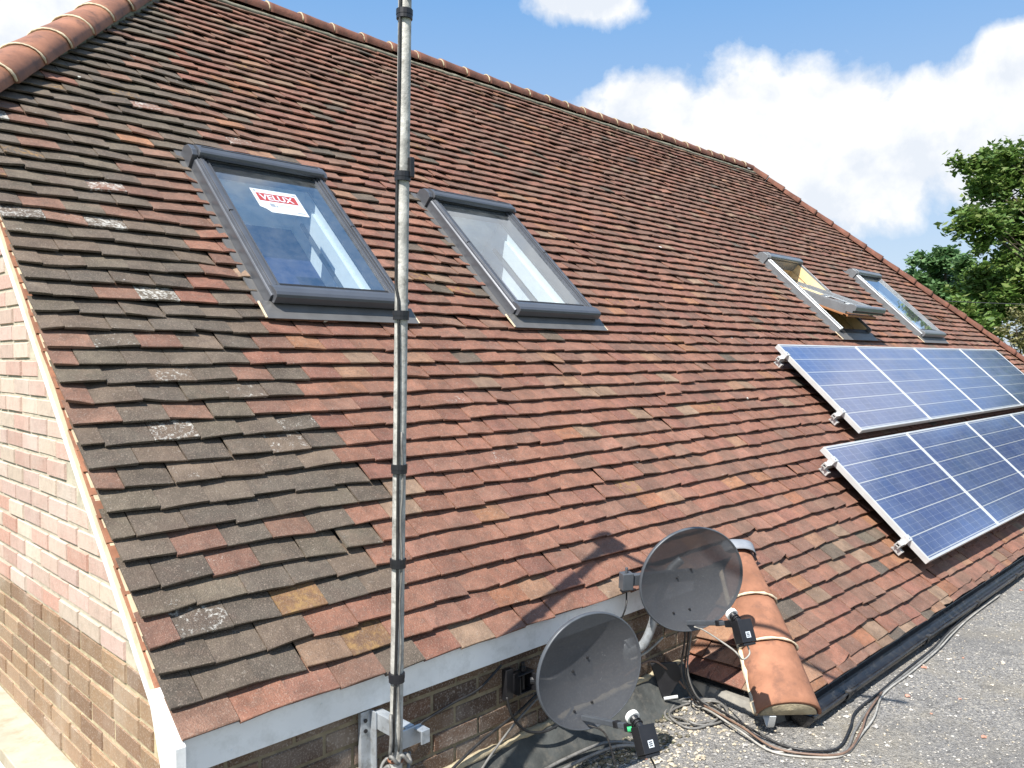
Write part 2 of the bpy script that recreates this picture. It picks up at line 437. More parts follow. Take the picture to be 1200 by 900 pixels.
def set_attr(o, name, cols):
    a = o.data.attributes.new(name, 'FLOAT_COLOR', 'POINT')
    flat = []
    for c in cols: flat += [c[0], c[1], c[2], 1.0]
    a.data.foreach_set('color', flat)

# ------------------------------------------------------------------ the house
house = empty('house', (0, 0, 0))
tag(house, 'brick house with a long half-hipped roof of weathered red and black clay tiles', 'house')

V_RIDGE = 5.8
V_LOW = -0.745
HIPV = 3.455                    # where the half hip starts on the left verge
def u_min(v):
    if v < 0: return 3.09 + 0.7236 * v
    if v < HIPV: return 0.0
    return (v - HIPV) * 0.7236
def u_max(v):
    return 10.75 + 0.59 * (V_RIDGE - v)

WIN_V0, WIN_V1 = 1.89, 3.15
WIN_W = 0.81
WINS = [1.01, 2.655, 7.42, 9.80]
def cut(iv, a, b):
    out = []
    for s, e in iv:
        if b <= s or a >= e: out.append((s, e)); continue
        if a > s: out.append((s, a))
        if b < e: out.append((b, e))
    return out
def intervals_main(v, inset=0.0, lim=True):
    iv = [(u_min(v) + (0.05 if v < 0 or v > HIPV else 0), u_max(v) - 0.05)]
    if WIN_V0 - 0.02 + inset <= v < WIN_V1 + 0.02 - inset:
        for w in WINS:
            m_ = .012 if inset == 0 else .03
            iv = cut(iv, w - m_ + inset, w + WIN_W + m_ - inset)
    return iv

BND = [(-1, 0.0), (0, .22), (.08, .26), (.42, .95), (.70, 1.0), (.96, 1.0), (1.2, 1.05), (1.42, .84), (1.76, .9), (2.04, .72),
       (2.22, .66), (2.84, .67), (3.1, 1.25), (3.5, 1.25), (4.27, 1.4), (4.9, 1.5), (6, 1.75)]
def u_bound(v):
    for (v0, u0), (v1, u1) in zip(BND, BND[1:]):
        if v0 <= v <= v1:
            return u0 + (u1 - u0) * (v - v0) / (v1 - v0)
    return 0.0

REDS = [(.205, .094, .064), (.214, .101, .068), (.196, .088, .061), (.222, .106, .072), (.186, .084, .061), (.208, .102, .073)]
BROWN = [(.166, .088, .063), (.174, .094, .067), (.154, .081, .059), (.180, .102, .073)]
ORANGE = [(.25, .122, .068), (.235, .105, .060), (.24, .135, .085)]
PALE = [(.225, .152, .105), (.205, .133, .09)]
DARK = [(.092, .074, .057), (.104, .083, .064), (.083, .069, .055), (.114, .086, .064), (.099, .082, .061)]
LICH = [(.372, 2.427, .72), (.291, 1.177, .72), (.057, 2.456, .70), (.744, 1.07, .62), (.166, .34, .66), (.684, 1.30, .58), (.456, 1.48, .60), (.24, 1.60, .55), (.86, 1.13, .56), (.30, .52, .5), (1.48, 3.41, .66), (3.9, 2.95, .6)]
YELL = [(.572, .335), (.62, .13)]
rng = random.Random(11)
def tile_color(u, v):
    f = mnoise.noise(Vector((u * 1.1, v * 1.6, 3.7)))
    g = mnoise.noise(Vector((u * 0.45, v * 0.9, 9.1)))
    edge = (u_bound(v) - u) / 0.13 + rng.gauss(0, .50)
    r = rng.random()
    lich = 0.0; yel = 0.0
    if edge > 0:
        if r < .83: c = rng.choice(DARK)
        elif r < .97: c = rng.choice(BROWN)
        elif r < .992: c = rng.choice(REDS)
        else: c = rng.choice(ORANGE)
        q = rng.random()
        lich = 0.66 + .14 * rng.random() if q < .012 else (.40 + .12 * rng.random() if q < .13 else .22 * rng.random())
        if rng.random() < .012: yel = 1.35
        k = .95 + .25 * rng.random()
    else:
        up = min(1.0, max(0.0, (v - 1.3) / 2.2))
        right = min(1.0, max(0.0, (u - 5) / 4))
        p_dark = .010 + .04 * up * max(0, f + .2) + (.05 if 1.75 < v < 4.5 and u < 3.0 else 0)
        p_brown = .16 + .24 * up + .20 * right + .3 * g
        p_or = .055 - .02 * up
        if r < p_dark: c = rng.choice(DARK)
        elif r < p_dark + p_brown: c = rng.choice(BROWN)
        elif r < p_dark + p_brown + p_or: c = rng.choice(ORANGE)
        elif r < p_dark + p_brown + p_or + .025: c = rng.choice(PALE)
        else: c = rng.choice(REDS)
        q = rng.random()
        lich = 0.55 if q < .003 else (.38 if q < .05 else .2 * rng.random())
        if rng.random() < .006: yel = 1.5
        k = (.94 + .16 * rng.random()) * (1 - .03 * up) * (1 + .16 * g)
        if v < 1.2 and u < 4: k *= 1.04
    lich = max(lich, .36 * max(0, mnoise.noise(Vector((u * 2.3, v * 2.9, 21))) + .25) * (1.25 if edge > 0 else .8))
    for (lu, lv, ll) in LICH:
        if abs(u - lu) < .085 and -.012 < lv - v < .088: lich = ll
    for (lu, lv) in YELL:
        if abs(u - lu) < .085 and -.012 < lv - v < .088: yel = 1.5; c = (.17, .095, .05)
    c = tuple(x * k for x in c)
    return c, (lich, yel, rng.random())

def tile_field(O, U, V, Nn, v0, v1, ivf, colf, gauge=0.1, pitch=0.1715, vcut=None, seed=1):
    rg = random.Random(seed)
    vs = []; fs = []; cols = []; aux = []
    n = int(round((v1 - v0) / gauge))
    for i in range(n):
        v = v0 + i * gauge
        off = (i % 2) * pitch * .5 + rg.uniform(-.012, .012)
        for (a, b) in ivf(v + .01):
            k = math.floor((a - off) / pitch)
            while True:
                t0 = off + k * pitch; t1 = t0 + pitch
                k += 1
                if t0 >= b: break
                gap = rg.uniform(.0012, .004)
                t0 = max(t0, a); t1 = min(t1 - gap, b)
                if t1 - t0 < .022: continue
                um = (t0 + t1) / 2
                c, ax = colf(um, v)
                wav = .004 * mnoise.noise(Vector((um * 1.7, v * 2.1, .3))) + .0035 * mnoise.noise(Vector((um * .5, v * 9, 5)))
                dv = rg.gauss(0, .0023) + wav * 1.4
                dh = rg.uniform(-.001, .0035) + .005 * mnoise.noise(Vector((um * 1.3, v * 1.1, 8)))
                tw = rg.gauss(0, .0028); sk = rg.gauss(0, .0024)
                if rg.random() < .012: dv -= .012; dh += .003
                cam = rg.uniform(.0, .0022)
                th = rg.uniform(.0098, .0122)
                chip = (rg.choice((0, 2)), rg.uniform(.006, .018)) if rg.random() < .035 else (9, 0)
                base = len(vs)
                L = .148
                for (rv, rh) in ((0.0005, -th), (0.0, -.0012), (.0022, 0), (L, -.0222 * L / .1)):
                    for j, uu in enumerate((t0, um, t1)):
                        s = (j - 1)
                        jit = rg.uniform(-.0016, .0016) if rv < .004 else 0
                        vv = v + dv + rv + s * sk + jit + (chip[1] if j == chip[0] and rv < .1 else 0)
                        if vcut is not None and rv > .1: vv = min(vv, vcut(v))
                        hh = dh + rh + s * tw + (cam if j == 1 else 0)
                        vs.append(O + U * uu + V * vv + Nn * hh)
                        cols.append(c); aux.append(ax)
                for rrow in range(3):
                    for j in range(2):
                        p = base + rrow * 3 + j
                        fs.append((p, p + 1, p + 4, p + 3))
                fs.append((base, base + 3, base + 6, base + 9))
                fs.append((base + 11, base + 8, base + 5, base + 2))
                fs.append((base + 2, base + 1, base + 0, base + 9, base + 10, base + 11))
    return vs, fs, cols, aux

U0 = Vector((1, 0, 0)); V0 = Vector((0, CT, ST)); N0 = Vector((0, -ST, CT))
vs, fs, cols, aux = tile_field(Vector((0, 0, 0)), U0, V0, N0, 0.0, V_RIDGE, intervals_main, tile_color, seed=5,
                               vcut=lambda v: WIN_V0 + .03 if WIN_V0 - .12 < v < WIN_V0 - .02 else 99)
def col_low(u, v):
    r = rng.random()
    if r < .035: c = rng.choice(DARK)
    elif r < .34: c = rng.choice(BROWN)
    elif r < .43: c = rng.choice(ORANGE)
    elif r < .50: c = rng.choice(PALE)
    else: c = rng.choice(REDS)
    k = .92 + .26 * rng.random()
    return tuple(x * k for x in c), (.40 if rng.random() < .07 else .2 * rng.random(), 1.3 if rng.random() < .01 else 0, rng.random())
v2, f2, c2, a2 = tile_field(Vector((0, 0, 0)), U0, V0, N0, -.7, 0.0, intervals_main, col_low, seed=6)
b = len(vs); vs += v2; fs += [tuple(i + b for i in f) for f in f2]; cols += c2; aux += a2
# the eave course of the lower part and of the upper part hang a little over the gutter and the fascia
v2, f2, c2, a2 = tile_field(Vector((0, 0, 0)), U0, V0, N0, -.745, -.66, lambda v: [(u_min(-.74), u_max(-.74))], col_low, gauge=.1, seed=7)
b = len(vs); vs += v2; fs += [tuple(i + b for i in f) for f in f2]; cols += c2; aux += a2
# the little return slope beside the lower eave
O1 = Vector((2.55, .06, -.514)); U1 = Vector((0, -1, 0)); V1 = Vector((CT, 0, ST)); N1 = Vector((-ST, 0, CT))
v2, f2, c2, a2 = tile_field(O1, U1, V1, N1, 0, .7, lambda v: [(-.02, max(-.01, .6 - v * .7236 - .03))], col_low, seed=9)
b = len(vs); vs += v2; fs += [tuple(i + b for i in f) for f in f2]; cols += c2; aux += a2
roof = mesh_obj('roof', vs, fs, M['tile'], house)
set_attr(roof, 'col', cols); set_attr(roof, 'aux', aux)

# boards and underlay under the tiles, with holes for the windows; the back and end slopes
dk = MB()
for i in range(int(V_RIDGE / .1) + 8):
    v = V_LOW + .02 + i * .1
    if v > V_RIDGE - .05: break
    vb = min(v + .1, V_RIDGE)
    for (a, b_) in intervals_main(v + .02, .10):
        lo = u_min(vb) if v < 0 or v > HIPV else 0.02
        if v < 0 and v + .1 > 0: lo = 3.05
        dk.add([RW(max(a, .03), v, -.045), RW(b_, v, -.045), RW(b_ - (.06 if b_ > u_max(v) - .3 else 0), vb, -.045), RW(max(a, .03), vb, -.045)], [(0, 1, 2, 3)])
YR, ZR = V_RIDGE * CT, V_RIDGE * ST - .05
apL = Vector((u_min(V_RIDGE), YR, ZR)); apR = Vector((u_max(V_RIDGE) - .05, YR, ZR))
yh = HIPV * CT; zh = HIPV * ST - .05
# left half hip
dk.add([Vector((-.04, yh, zh)), apL, Vector((-.04, 2 * YR - yh, zh))], [(0, 2, 1)])
# right hip end
RB = RW(u_max(V_LOW), V_LOW, -.05); RB2 = Vector((RB.x, 2 * YR - RB.y, RB.z))
dk.add([RB, RB2, apR], [(0, 1, 2)])
# back slope
dk.add([Vector((0, 2 * YR, -.05)), RB2 - Vector((0, 0, 0)), apR, apL, Vector((0, 2 * YR - yh, zh))], [(0, 4, 3, 2, 1)])
# return slope underlay
dk.add([O1 - N1 * .05, O1 + U1 * .58 - N1 * .05, Vector((3.11, .06, .03 - .05))], [(0, 1, 2)])
dk.obj('roof_underlay', M['deck'], roof)

# ridge and hip caps: overlapping half-round tiles with mortar joints
def cap_run(P0, P1, r, pitch, up, name, mcap, lift=0.0, flat=1.0, flare=.012, joint=True):
    d = (P1 - P0); Ltot = d.length; d.normalize()
    up = (up - d * up.dot(d)).normalized(); side = d.cross(up).normalized()
    mb = MB(); n = max(1, int(round(Ltot / pitch))); p = Ltot / n
    rg = random.Random(int(Ltot * 100))
    for i in range(n):
        a = i * p; e = (i + 1) * p - .008
        dr = rg.uniform(-.004, .004); ds = rg.uniform(-.006, .006); du_ = rg.uniform(-.004, .004)
        segs = 12
        vsx = []
        for (t, rr) in ((a, r + flare), (a + .03, r + flare * .8), ((a + e) / 2, r + .002), (e, r - .003)):
            for k in range(segs + 1):
                an = math.pi * (-0.06 + 1.12 * k / segs)
                vsx.append(P0 + d * t + side * ((rr + dr) * math.cos(an) + ds) + up * (flat * (rr + dr) * math.sin(an) + lift + du_))
        fsx = []
        for q in range(3):
            for k in range(segs):
                x = q * (segs + 1) + k
                fsx.append((x, x + segs + 1, x + segs + 2, x + 1))
        fsx.append(tuple(range(segs + 1)))
        mb.add(vsx, fsx, 0)
        if joint:
            pts = []
            for k in range(segs + 1):
                an = math.pi * (-0.03 + 1.06 * k / segs)
                pts.append(P0 + d * (a - .006) + side * ((r + .004) * math.cos(an) + ds) + up * (flat * (r + .004) * math.sin(an) + lift))
            mb.tube(pts, [.0062 + rg.uniform(-.002, .003) for _ in pts], 6, 1)
    return mb
mb = cap_run(Vector((u_min(V_RIDGE) - .1, YR, ZR + .02)), Vector((u_max(V_RIDGE), YR, ZR + .02)), .082, .32, Vector((0, 0, 1)), 'ridge', None)
mb.obj('ridge', [M['ridge'], M['mortar_end']], roof, smooth=True)
HB = Vector((-.035, yh - .11, zh - .06)); HT = apL + Vector((-.01, .0, .01))
mb = cap_run(HB, HT, .124, .325, Vector((-.5, -.5, 1)), 'hip', None, lift=.0, flat=.74)
mb.obj('hip', [M['cap'], M['mortar_joint']], roof, smooth=True)
mb = cap_run(RW(u_max(V_LOW), V_LOW, 0), apR + Vector((0, 0, .03)), .07, .31, Vector((.45, -.5, 1)), 'hip_r', None, joint=False)
mb.obj('hip', [M['ridge'], M['mortar_joint']], roof, smooth=True)
# bedding mortar between tiles and caps
mb = MB()
def bed(P0, P1, w, up, r=.022, n=40):
    pts = []
    for i in range(n + 1):
        t = i / n
        pts.append(P0.lerp(P1, t) + Vector((rng.uniform(-.005, .005),) * 3))
    mb.tube(pts, [r + rng.uniform(-.004, .006) for _ in pts], 7)
bed(RW(u_min(3.3) + .0 + .14, 3.47, -.012), RW(u_min(V_RIDGE) + .15, V_RIDGE - .005, -.012), 0, 0, .024)
bed(RW(u_min(V_RIDGE) + .1, V_RIDGE - .135, -.01), RW(u_max(V_RIDGE) - .02, V_RIDGE - .135, -.01), 0, 0, .022, 90)
mb.obj('bedding_mortar', M['mortar_grey'], roof, smooth=True)

# three big hip tiles on the return corner
A0 = Vector((2.475, -.555, -.515)); A1 = Vector((3.045, .045, .045))
dh_ = (A1 - A0); LH = dh_.length; dh_.normalize()
upv = Vector((-.5, -.5, 1)); upv = (upv - dh_ * upv.dot(dh_)).normalized(); sdv = dh_.cross(upv).normalized()
HIPSIDE = 1 if sdv.x < 0 else -1
def hip_piece(t0, t1, r0, r1, h0, h1):
    mb = MB(); S = 18; rows = 8; vsx = []
    for q in range(rows + 1):
        f = q / rows; t = t0 + (t1 - t0) * f; r = r0 + (r1 - r0) * f; h = h0 + (h1 - h0) * f
        for k in range(S + 1):
            an = math.pi * (-.02 + 1.04 * k / S)
            vsx.append(A0 + dh_ * t + sdv * r * 1.0 * math.cos(an) + upv * (r * .66 * math.sin(an) + h + .003 * mnoise.noise(Vector((t * 9, an * 3, 1)))))
    fsx = [(q * (S + 1) + k, (q + 1) * (S + 1) + k, (q + 1) * (S + 1) + k + 1, q * (S + 1) + k + 1) for q in range(rows) for k in range(S)]
    mb.add(vsx, fsx)
    o = mb.obj('hip_tile', M['hip'], roof, smooth=True)
    so = o.modifiers.new('thick', 'SOLIDIFY'); so.thickness = .014; so.offset = -1
    return o
hip_piece(.00, .34, .150, .134, -.018, -.022)
hip_piece(.335, .62, .137, .114, -.016, -.020)
hip_piece(.615, LH - .05, .117, .080, -.018, -.026)
mb = MB()
for t, r, hh in ((.338, .139, -.018), (.618, .119, -.018)):
    pts = [A0 + dh_ * (t - .004) + sdv * (r + .003) * math.cos(math.pi * k / 16) + upv * ((r + .003) * .68 * math.sin(math.pi * k / 16) + hh) for k in range(17)]
    mb.tube(pts, [.0062 + rng.uniform(-.0025, .003) for _ in pts], 7)
for sgn, m0 in ((-1, 0), (1, 0)):
    pts = [A0 + dh_ * (t * .02 * LH / .4 if False else LH * t / 24) + sdv * sgn * (.147 - .04 * t / 24) + upv * (-.012 + rng.uniform(-.006, .006)) for t in range(24)]
    if sgn == HIPSIDE:
        mb.tube(pts, [.011 + rng.uniform(-.004, .005) for _ in pts], 6)
mb.obj('joint_mortar', M['mortar_joint'], roof, smooth=True)
# mortar filled end of the run
mb = MB(); ring = []
for k in range(19):
    an = math.pi * k / 18
    ring.append(A0 - dh_ * .002 + sdv * .128 * math.cos(an) + upv * (.082 * math.sin(an) - .022))
ring2 = [p + dh_ * .05 for p in ring]
cen = A0 - dh_ * .012 + upv * .03
mb.add(ring + ring2 + [cen], [(k, k + 1, 38) for k in range(18)] + [(18, 0, 38)] + [(k, 19 + k, 20 + k, k + 1) for k in range(18)])
mb.obj('mortar_end', M['mortar_end'], roof)
# hip iron: a flat galvanised strip that curls up at the corner
mb = MB(); prof = []
for k in range(14):
    t = k / 13
    prof.append(A0 + sdv * -.095 + dh_ * (.05 - .17 * min(t, .55) / .55 * .6) + upv * (-.035 + .0 * t) + (upv * (.085 * (t - .45) / .55) - dh_ * .01 * math.sin(t * 3)) * (1 if t > .45 else 0))
vsx = []
for p in prof: vsx += [p - sdv * .014, p + sdv * .014]
mb.add(vsx, [(2 * i, 2 * i + 1, 2 * i + 3, 2 * i + 2) for i in range(13)])
o = mb.obj('hip_iron', M['galv_bright'], roof)
so = o.modifiers.new('thick', 'SOLIDIFY'); so.thickness = .004
# lead saddle over the top of the hip tiles
mb = MB(); S = 14; vsx = []
for q in range(6):
    t = LH - .085 + q * .024
    for k in range(S + 1):
        an = math.pi * (-.12 + 1.24 * k / S)
        r = .088 + .010 * abs(math.cos(an)) + .006 * mnoise.noise(Vector((q, an * 3, 4)))
        hh = -.004 - max(0, q - 3) * .022
        vsx.append(A0 + dh_ * t + sdv * r * math.cos(an) + upv * (r * .72 * max(-.1, math.sin(an)) * (1 - .10 * max(0, q - 2)) + hh))
mb.add(vsx, [(q * (S + 1) + k, (q + 1) * (S + 1) + k, (q + 1) * (S + 1) + k + 1, q * (S + 1) + k + 1) for q in range(5) for k in range(S)])
o = mb.obj('lead_saddle', M['lead'], roof, smooth=True)
so = o.modifiers.new('thick', 'SOLIDIFY'); so.thickness = .003

# ------------------------------------------------------------------ walls of brick
def brick_wall(name, O, A, B, Nn, a0, a1, b0, b1, inside, colf, mortar, bedges, parent, seed, bw=.225, bh=.075, j=.010, proud=.006):
    rg = random.Random(seed)
    vs = []; fs = []; cols = []; mi = []
    def q(p): return O + A * p[0] + B * p[1]
    base = [q(p) for p in bedges]
    vs += base; cols += [(0.3, .3, .3)] * len(base); fs.append(tuple(range(len(base)))); mi.append(0)
    row = 0; bz = b0
    while bz < b1:
        a = a0 - (bw / 2 if row % 2 else 0) + rg.uniform(-.006, .006)
        while a < a1:
            L = bw
            if rg.random() < .06: L = bw / 2 + .002
            x0, x1 = max(a + j / 2, a0), min(a + L - j / 2, a1)
            if x1 - x0 > .02 and inside((x0 + x1) / 2, bz + bh / 2) and inside(x0, bz + bh) and inside(x1, bz + bh * .9):
                dz = rg.uniform(-.0015, .0015); pr = proud + rg.uniform(-.003, .003)
                t = rg.uniform(-.0012, .0012); bv = .004
                z0, z1 = bz + j / 2 + dz, bz + bh - j / 2 + dz
                k = len(vs)
                for (p, n_) in (((x0, z0 + t), 0), ((x1, z0 - t), 0), ((x1, z1 - t), 0), ((x0, z1 + t), 0),
                                ((x0 + bv, z0 + bv + t), 1), ((x1 - bv, z0 + bv - t), 1), ((x1 - bv, z1 - bv - t), 1), ((x0 + bv, z1 - bv + t), 1)):
                    vs.append(q(p) + Nn * ((pr if n_ else pr - .004) if n_ else -.002))
                c = colf((x0 + x1) / 2, bz, rg)
                cols += [c] * 8
                for i in range(4):
                    i2 = (i + 1) % 4
                    fs.append((k + i, k + i2, k + 4 + i2, k + 4 + i)); mi.append(1)
                fs.append((k + 4, k + 5, k + 6, k + 7)); mi.append(1)
            a += L
        bz += bh; row += 1
    o = mesh_obj(name, vs, fs, [mortar, M['brick']], parent, mi)
    set_attr(o, 'col', cols)
    return o
PINK = [(.49, .36, .30), (.49, .39, .315), (.47, .32, .27), (.51, .41, .335), (.48, .34, .295), (.46, .30, .25), (.50, .39, .33)]
BUFFB = [(.27, .175, .105), (.24, .15, .092), (.29, .195, .125), (.215, .13, .082), (.255, .175, .115)]
ZDIV = .095
def gable_col(a, bz, rg):
    if bz > ZDIV - .04 + .02 * math.sin(a * 7):
        c = rg.choice(PINK)
        if rg.random() < .09: c = (.45, .26, .205)
    else: c = rg.choice(BUFFB)
    k = rg.uniform(.88, 1.12)
    return tuple(x * k for x in c)
GX = .035
def g_in(y, z):
    yy = y if y < YR else 2 * YR - y
    return z < min(yy * math.tan(TH) - .15, zh - .12)
# gable facing -X: local a = Y, b = Z, n = -X ; two beds of mortar, pale above and buff below
gp_up = [(.16, ZDIV - .02), (.3, .20), (yh - .02, zh - .08), (2 * YR - yh, zh - .08), (2 * YR - .3, .20), (2 * YR - .16, ZDIV - .02)]
gable = brick_wall('gable_wall', Vector((GX, 0, 0)), Vector((0, 1, 0)), Vector((0, 0, 1)), Vector((-1, 0, 0)), .055, 2 * YR - .06, ZDIV - .02, zh, g_in,
                   gable_col, M['mortar_pale'], gp_up, house, 21)
gp_lo = [(.06, -3.2), (.06, -.13), (.3, .12), (2 * YR - .3, .12), (2 * YR - .06, -.13), (2 * YR - .06, -3.2)]
gp_lo = [(.06, -3.2), (.06, -.02), (.16, ZDIV - .02), (2 * YR - .16, ZDIV - .02), (2 * YR - .06, -.02), (2 * YR - .06, -3.2)]
gable2 = brick_wall('gable_wall', Vector((GX + .002, 0, 0)), Vector((0, 1, 0)), Vector((0, 0, 1)), Vector((-1, 0, 0)), .055, 2 * YR - .06, ZDIV - .02 - .075 * 43, ZDIV - .03, g_in,
                    gable_col, M['mortar_dark'], gp_lo, house, 22)
gable2['label'] = 'lower gable brickwork in darker brown brick with buff joints'
gable['label'] = 'upper gable brickwork in pale pink brick with cream joints'
BRN = [(.105, .066, .041), (.118, .074, .046), (.094, .058, .038), (.122, .068, .043), (.085, .054, .038)]  # brick tones darkened as well, to carry the front wall's shade
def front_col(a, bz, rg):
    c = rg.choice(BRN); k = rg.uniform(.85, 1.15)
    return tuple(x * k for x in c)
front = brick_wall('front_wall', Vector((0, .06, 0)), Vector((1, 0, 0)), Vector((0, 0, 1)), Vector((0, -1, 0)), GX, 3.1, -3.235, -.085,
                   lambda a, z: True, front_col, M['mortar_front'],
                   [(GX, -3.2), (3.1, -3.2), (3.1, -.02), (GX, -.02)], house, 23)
mb = MB()
mb.box(2.72, 14.4, -.44, -.40, -3.2, -.56)
mb.box(2.72, 2.76, -.40, .05, -3.2, -.55)
mb.box(14.36, 14.4, -.4, 2 * YR, -3.2, -.62)
mb.box(GX, 14.4, 2 * YR - .1, 2 * YR - .06, -3.2, -.16)
mb.obj('wall', M['render_wall'], house)

# fascia with its boxed end
mb = MB()
mb.box(.012, 2.62, .030, .048, -.118, -.012)
mb.prism([Vector((0, -.004, -.20)), Vector((0, .05, -.22)), Vector((0, .17, .05)), Vector((0, .17, .10)), Vector((0, -.004, -.016))], (Vector((-.020, 0, 0)), Vector((.011, 0, 0))))
mb.box(.02, 2.62, .0485, .0595, -.116, -.108)
fa = mb.obj('fascia', M['fascia'], house, bevel=.002)
for i in range(9):
    x = .16 + i * .3
    z = -.045 if i % 2 else -.09
    mb = MB(); mb.tube([(x, .0305, z), (x, .0282, z)], [.0042, .0036], 8)
    mb.obj('nail_cap', M['fascia'], fa)

# verge: cream bargeboard, undercloak slivers and a white edge trim
def VG(v, h, x):                # point on the gable plane at slope position v, depth h below the tile plane
    p = RW(0, v, h); p.x = x; return p
mb = MB()
for (vA, vB) in ((-.0, .9), (.9, 1.9), (1.9, 2.9), (2.9, HIPV + .05)):
    for x0, x1, h0, h1, mi in ((.006, GX - .004, -.050, -.115, 0), (.0, GX - .003, -.115, -.131, 1)):
        vsx = [VG(v, h, x) for v in (vA + .0005, vB - .0005) for h in (h0, h1) for x in (x0, x1)]
        mb.add(vsx, [(0, 1, 3, 2), (4, 6, 7, 5), (0, 4, 5, 1), (2, 3, 7, 6), (0, 2, 6, 4), (1, 5, 7, 3)], mi)
barge = mb.obj('bargeboard', [M['cream'], M['fascia']], house)
mb = MB(); rg = random.Random(4)
for i in range(38):
    v = .02 + i * .1
    if v > HIPV: break
    L = rg.uniform(.10, .135); d0 = -.022 + rg.uniform(-.004, .003)
    vsx = [VG(v + a, d0 + h, x) for a, hh in ((0, -.024), (L, -.030 - .0)) for h in (hh, hh - .010 * (1 if a == 0 else .5)) for x in (.0 + rg.uniform(-.004, .001), .03)]
    mb.add(vsx, [(0, 1, 3, 2), (4, 6, 7, 5), (0, 4, 5, 1), (2, 3, 7, 6), (0, 2, 6, 4), (1, 5, 7, 3)])
o = mb.obj('undercloak', M['hip'], barge)

# gutter along the lower eave
mb = MB(); S = 14
GY, GZ, GR = -.572, -.548, .056
x0, x1 = 2.565, 14.55
prof = [(GY + GR * math.cos(math.pi + math.pi * k / S), GZ + GR * math.sin(math.pi + math.pi * k / S)) for k in range(S + 1)]
prof_in = [(GY + (GR - .004) * math.cos(math.pi + math.pi * k / S), GZ + (GR - .004) * math.sin(math.pi + math.pi * k / S)) for k in range(S, -1, -1)]
loop = prof + prof_in
nseg = 1
vsx = [Vector((x0, y, z)) for y, z in loop] + [Vector((x1, y, z)) for y, z in loop]
nl = len(loop)
fsx = [(i, (i + 1) % nl, nl + (i + 1) % nl, nl + i) for i in range(nl)]
mb.add(vsx, fsx)
mb.add([Vector((x0 - .004, y * 1.0, z)) for y, z in prof], [tuple(range(S + 1))])
mb.add([Vector((x0 + .006, y * 1.0, z)) for y, z in prof], [tuple(range(S + 1))])
mb.tube([(x0, GY - GR, GZ + .002), (x1, GY - GR, GZ + .002)], .0055, 6)
mb.tube([(x0, GY + GR, GZ + .002), (x1, GY + GR, GZ + .002)], .0045, 6)
gut = mb.obj('gutter', M['gutter'], house, smooth=False)
for xg in (2.95, 4.05, 5.0, 5.95, 6.9, 7.85):
    mb = MB()
    for k in range(S):
        p = [(GY + (GR + .006) * math.cos(math.pi + math.pi * kk / S), GZ + (GR + .006) * math.sin(math.pi + math.pi * kk / S)) for kk in (k, k + 1)]
        mb.add([(xg - .02, *p[0]), (xg + .02, *p[0]), (xg + .02, *p[1]), (xg - .02, *p[1])], [(0, 1, 2, 3)])
    mb.box(xg - .02, xg + .02, GY - GR - .010, GY - GR + .012, GZ + .003, GZ + .012)
    mb.box(xg - .012, xg + .012, GY + GR - .004, -.44, GZ - .012, GZ + .004)
    mb.obj('gutter_bracket', M['gutter_dust'], gut)
mb = MB()                        # fascia behind the gutter
mb.box(2.58, 14.5, -.506, -.486, -.64, -.535)
o = mb.obj('fascia', M['gutter_dust'], house)
o['label'] = 'black fascia board behind the lower gutter'

# ledge along the foot of the gable wall
mb = MB()
mb.box(-.128, GX - .002, .06, 5.2, -.505, -.45, 0)
mb.box(-.112, -.094, .08, 5.2, -.66, -.507, 1)
mb.box(-.09, GX - .006, .08, 5.2, -.70, -.52, 2)
mb.obj('ledge', [M['ledge'], M['fascia'], M['gutter_dust']], house, bevel=.003)

# ------------------------------------------------------------------ roof windows
ROTX = TH
def win_base(u):
    return RW(u, WIN_V0, 0)
W = WIN_W; Hh = WIN_V1 - WIN_V0
def frame_mesh(light=False):
    mb = MB()
    J = .044
    for s in (0, 1):
        xa = 0 if s == 0 else W - J
        def X(t): return xa + t * J if s == 0 else xa + J - t * J
        # stepped jamb: low flashing channel, outer wall, cover
        pr = [(X(0), -.05), (X(0), .052), (X(.12), .060), (X(.55), .063), (X(.60), .072), (X(.98), .074), (X(1.0), .054), (X(1.0), -.05)]
        if s == 1: pr = pr[::-1]
        vs_ = [Vector((x, .012, z)) for x, z in pr] + [Vector((x, Hh - .02, z)) for x, z in pr]
        n = len(pr)
        mb.add(vs_, [((i + 1) % n, i, n + i, n + (i + 1) % n) for i in range(n)] + [tuple(range(n)), tuple(range(2 * n - 1, n - 1, -1))], 0)
        # seam at mid height
        ya = Hh * .53
        mb.box(min(X(.52), X(1.03)), max(X(.52), X(1.03)), ya, ya + .006, .05, .0765, 1)
        # thin rib along the jamb
        mb.box(min(X(.26), X(.36)), max(X(.26), X(.36)), .03, Hh - .08, .055, .0685, 0)
    # head and sill of the fixed frame
    mb.box(J, W - J, Hh - .10, Hh - .02, -.05, .055, 0)
    mb.box(J, W - J, .0, .055, -.05, .030, 1)
    return mb
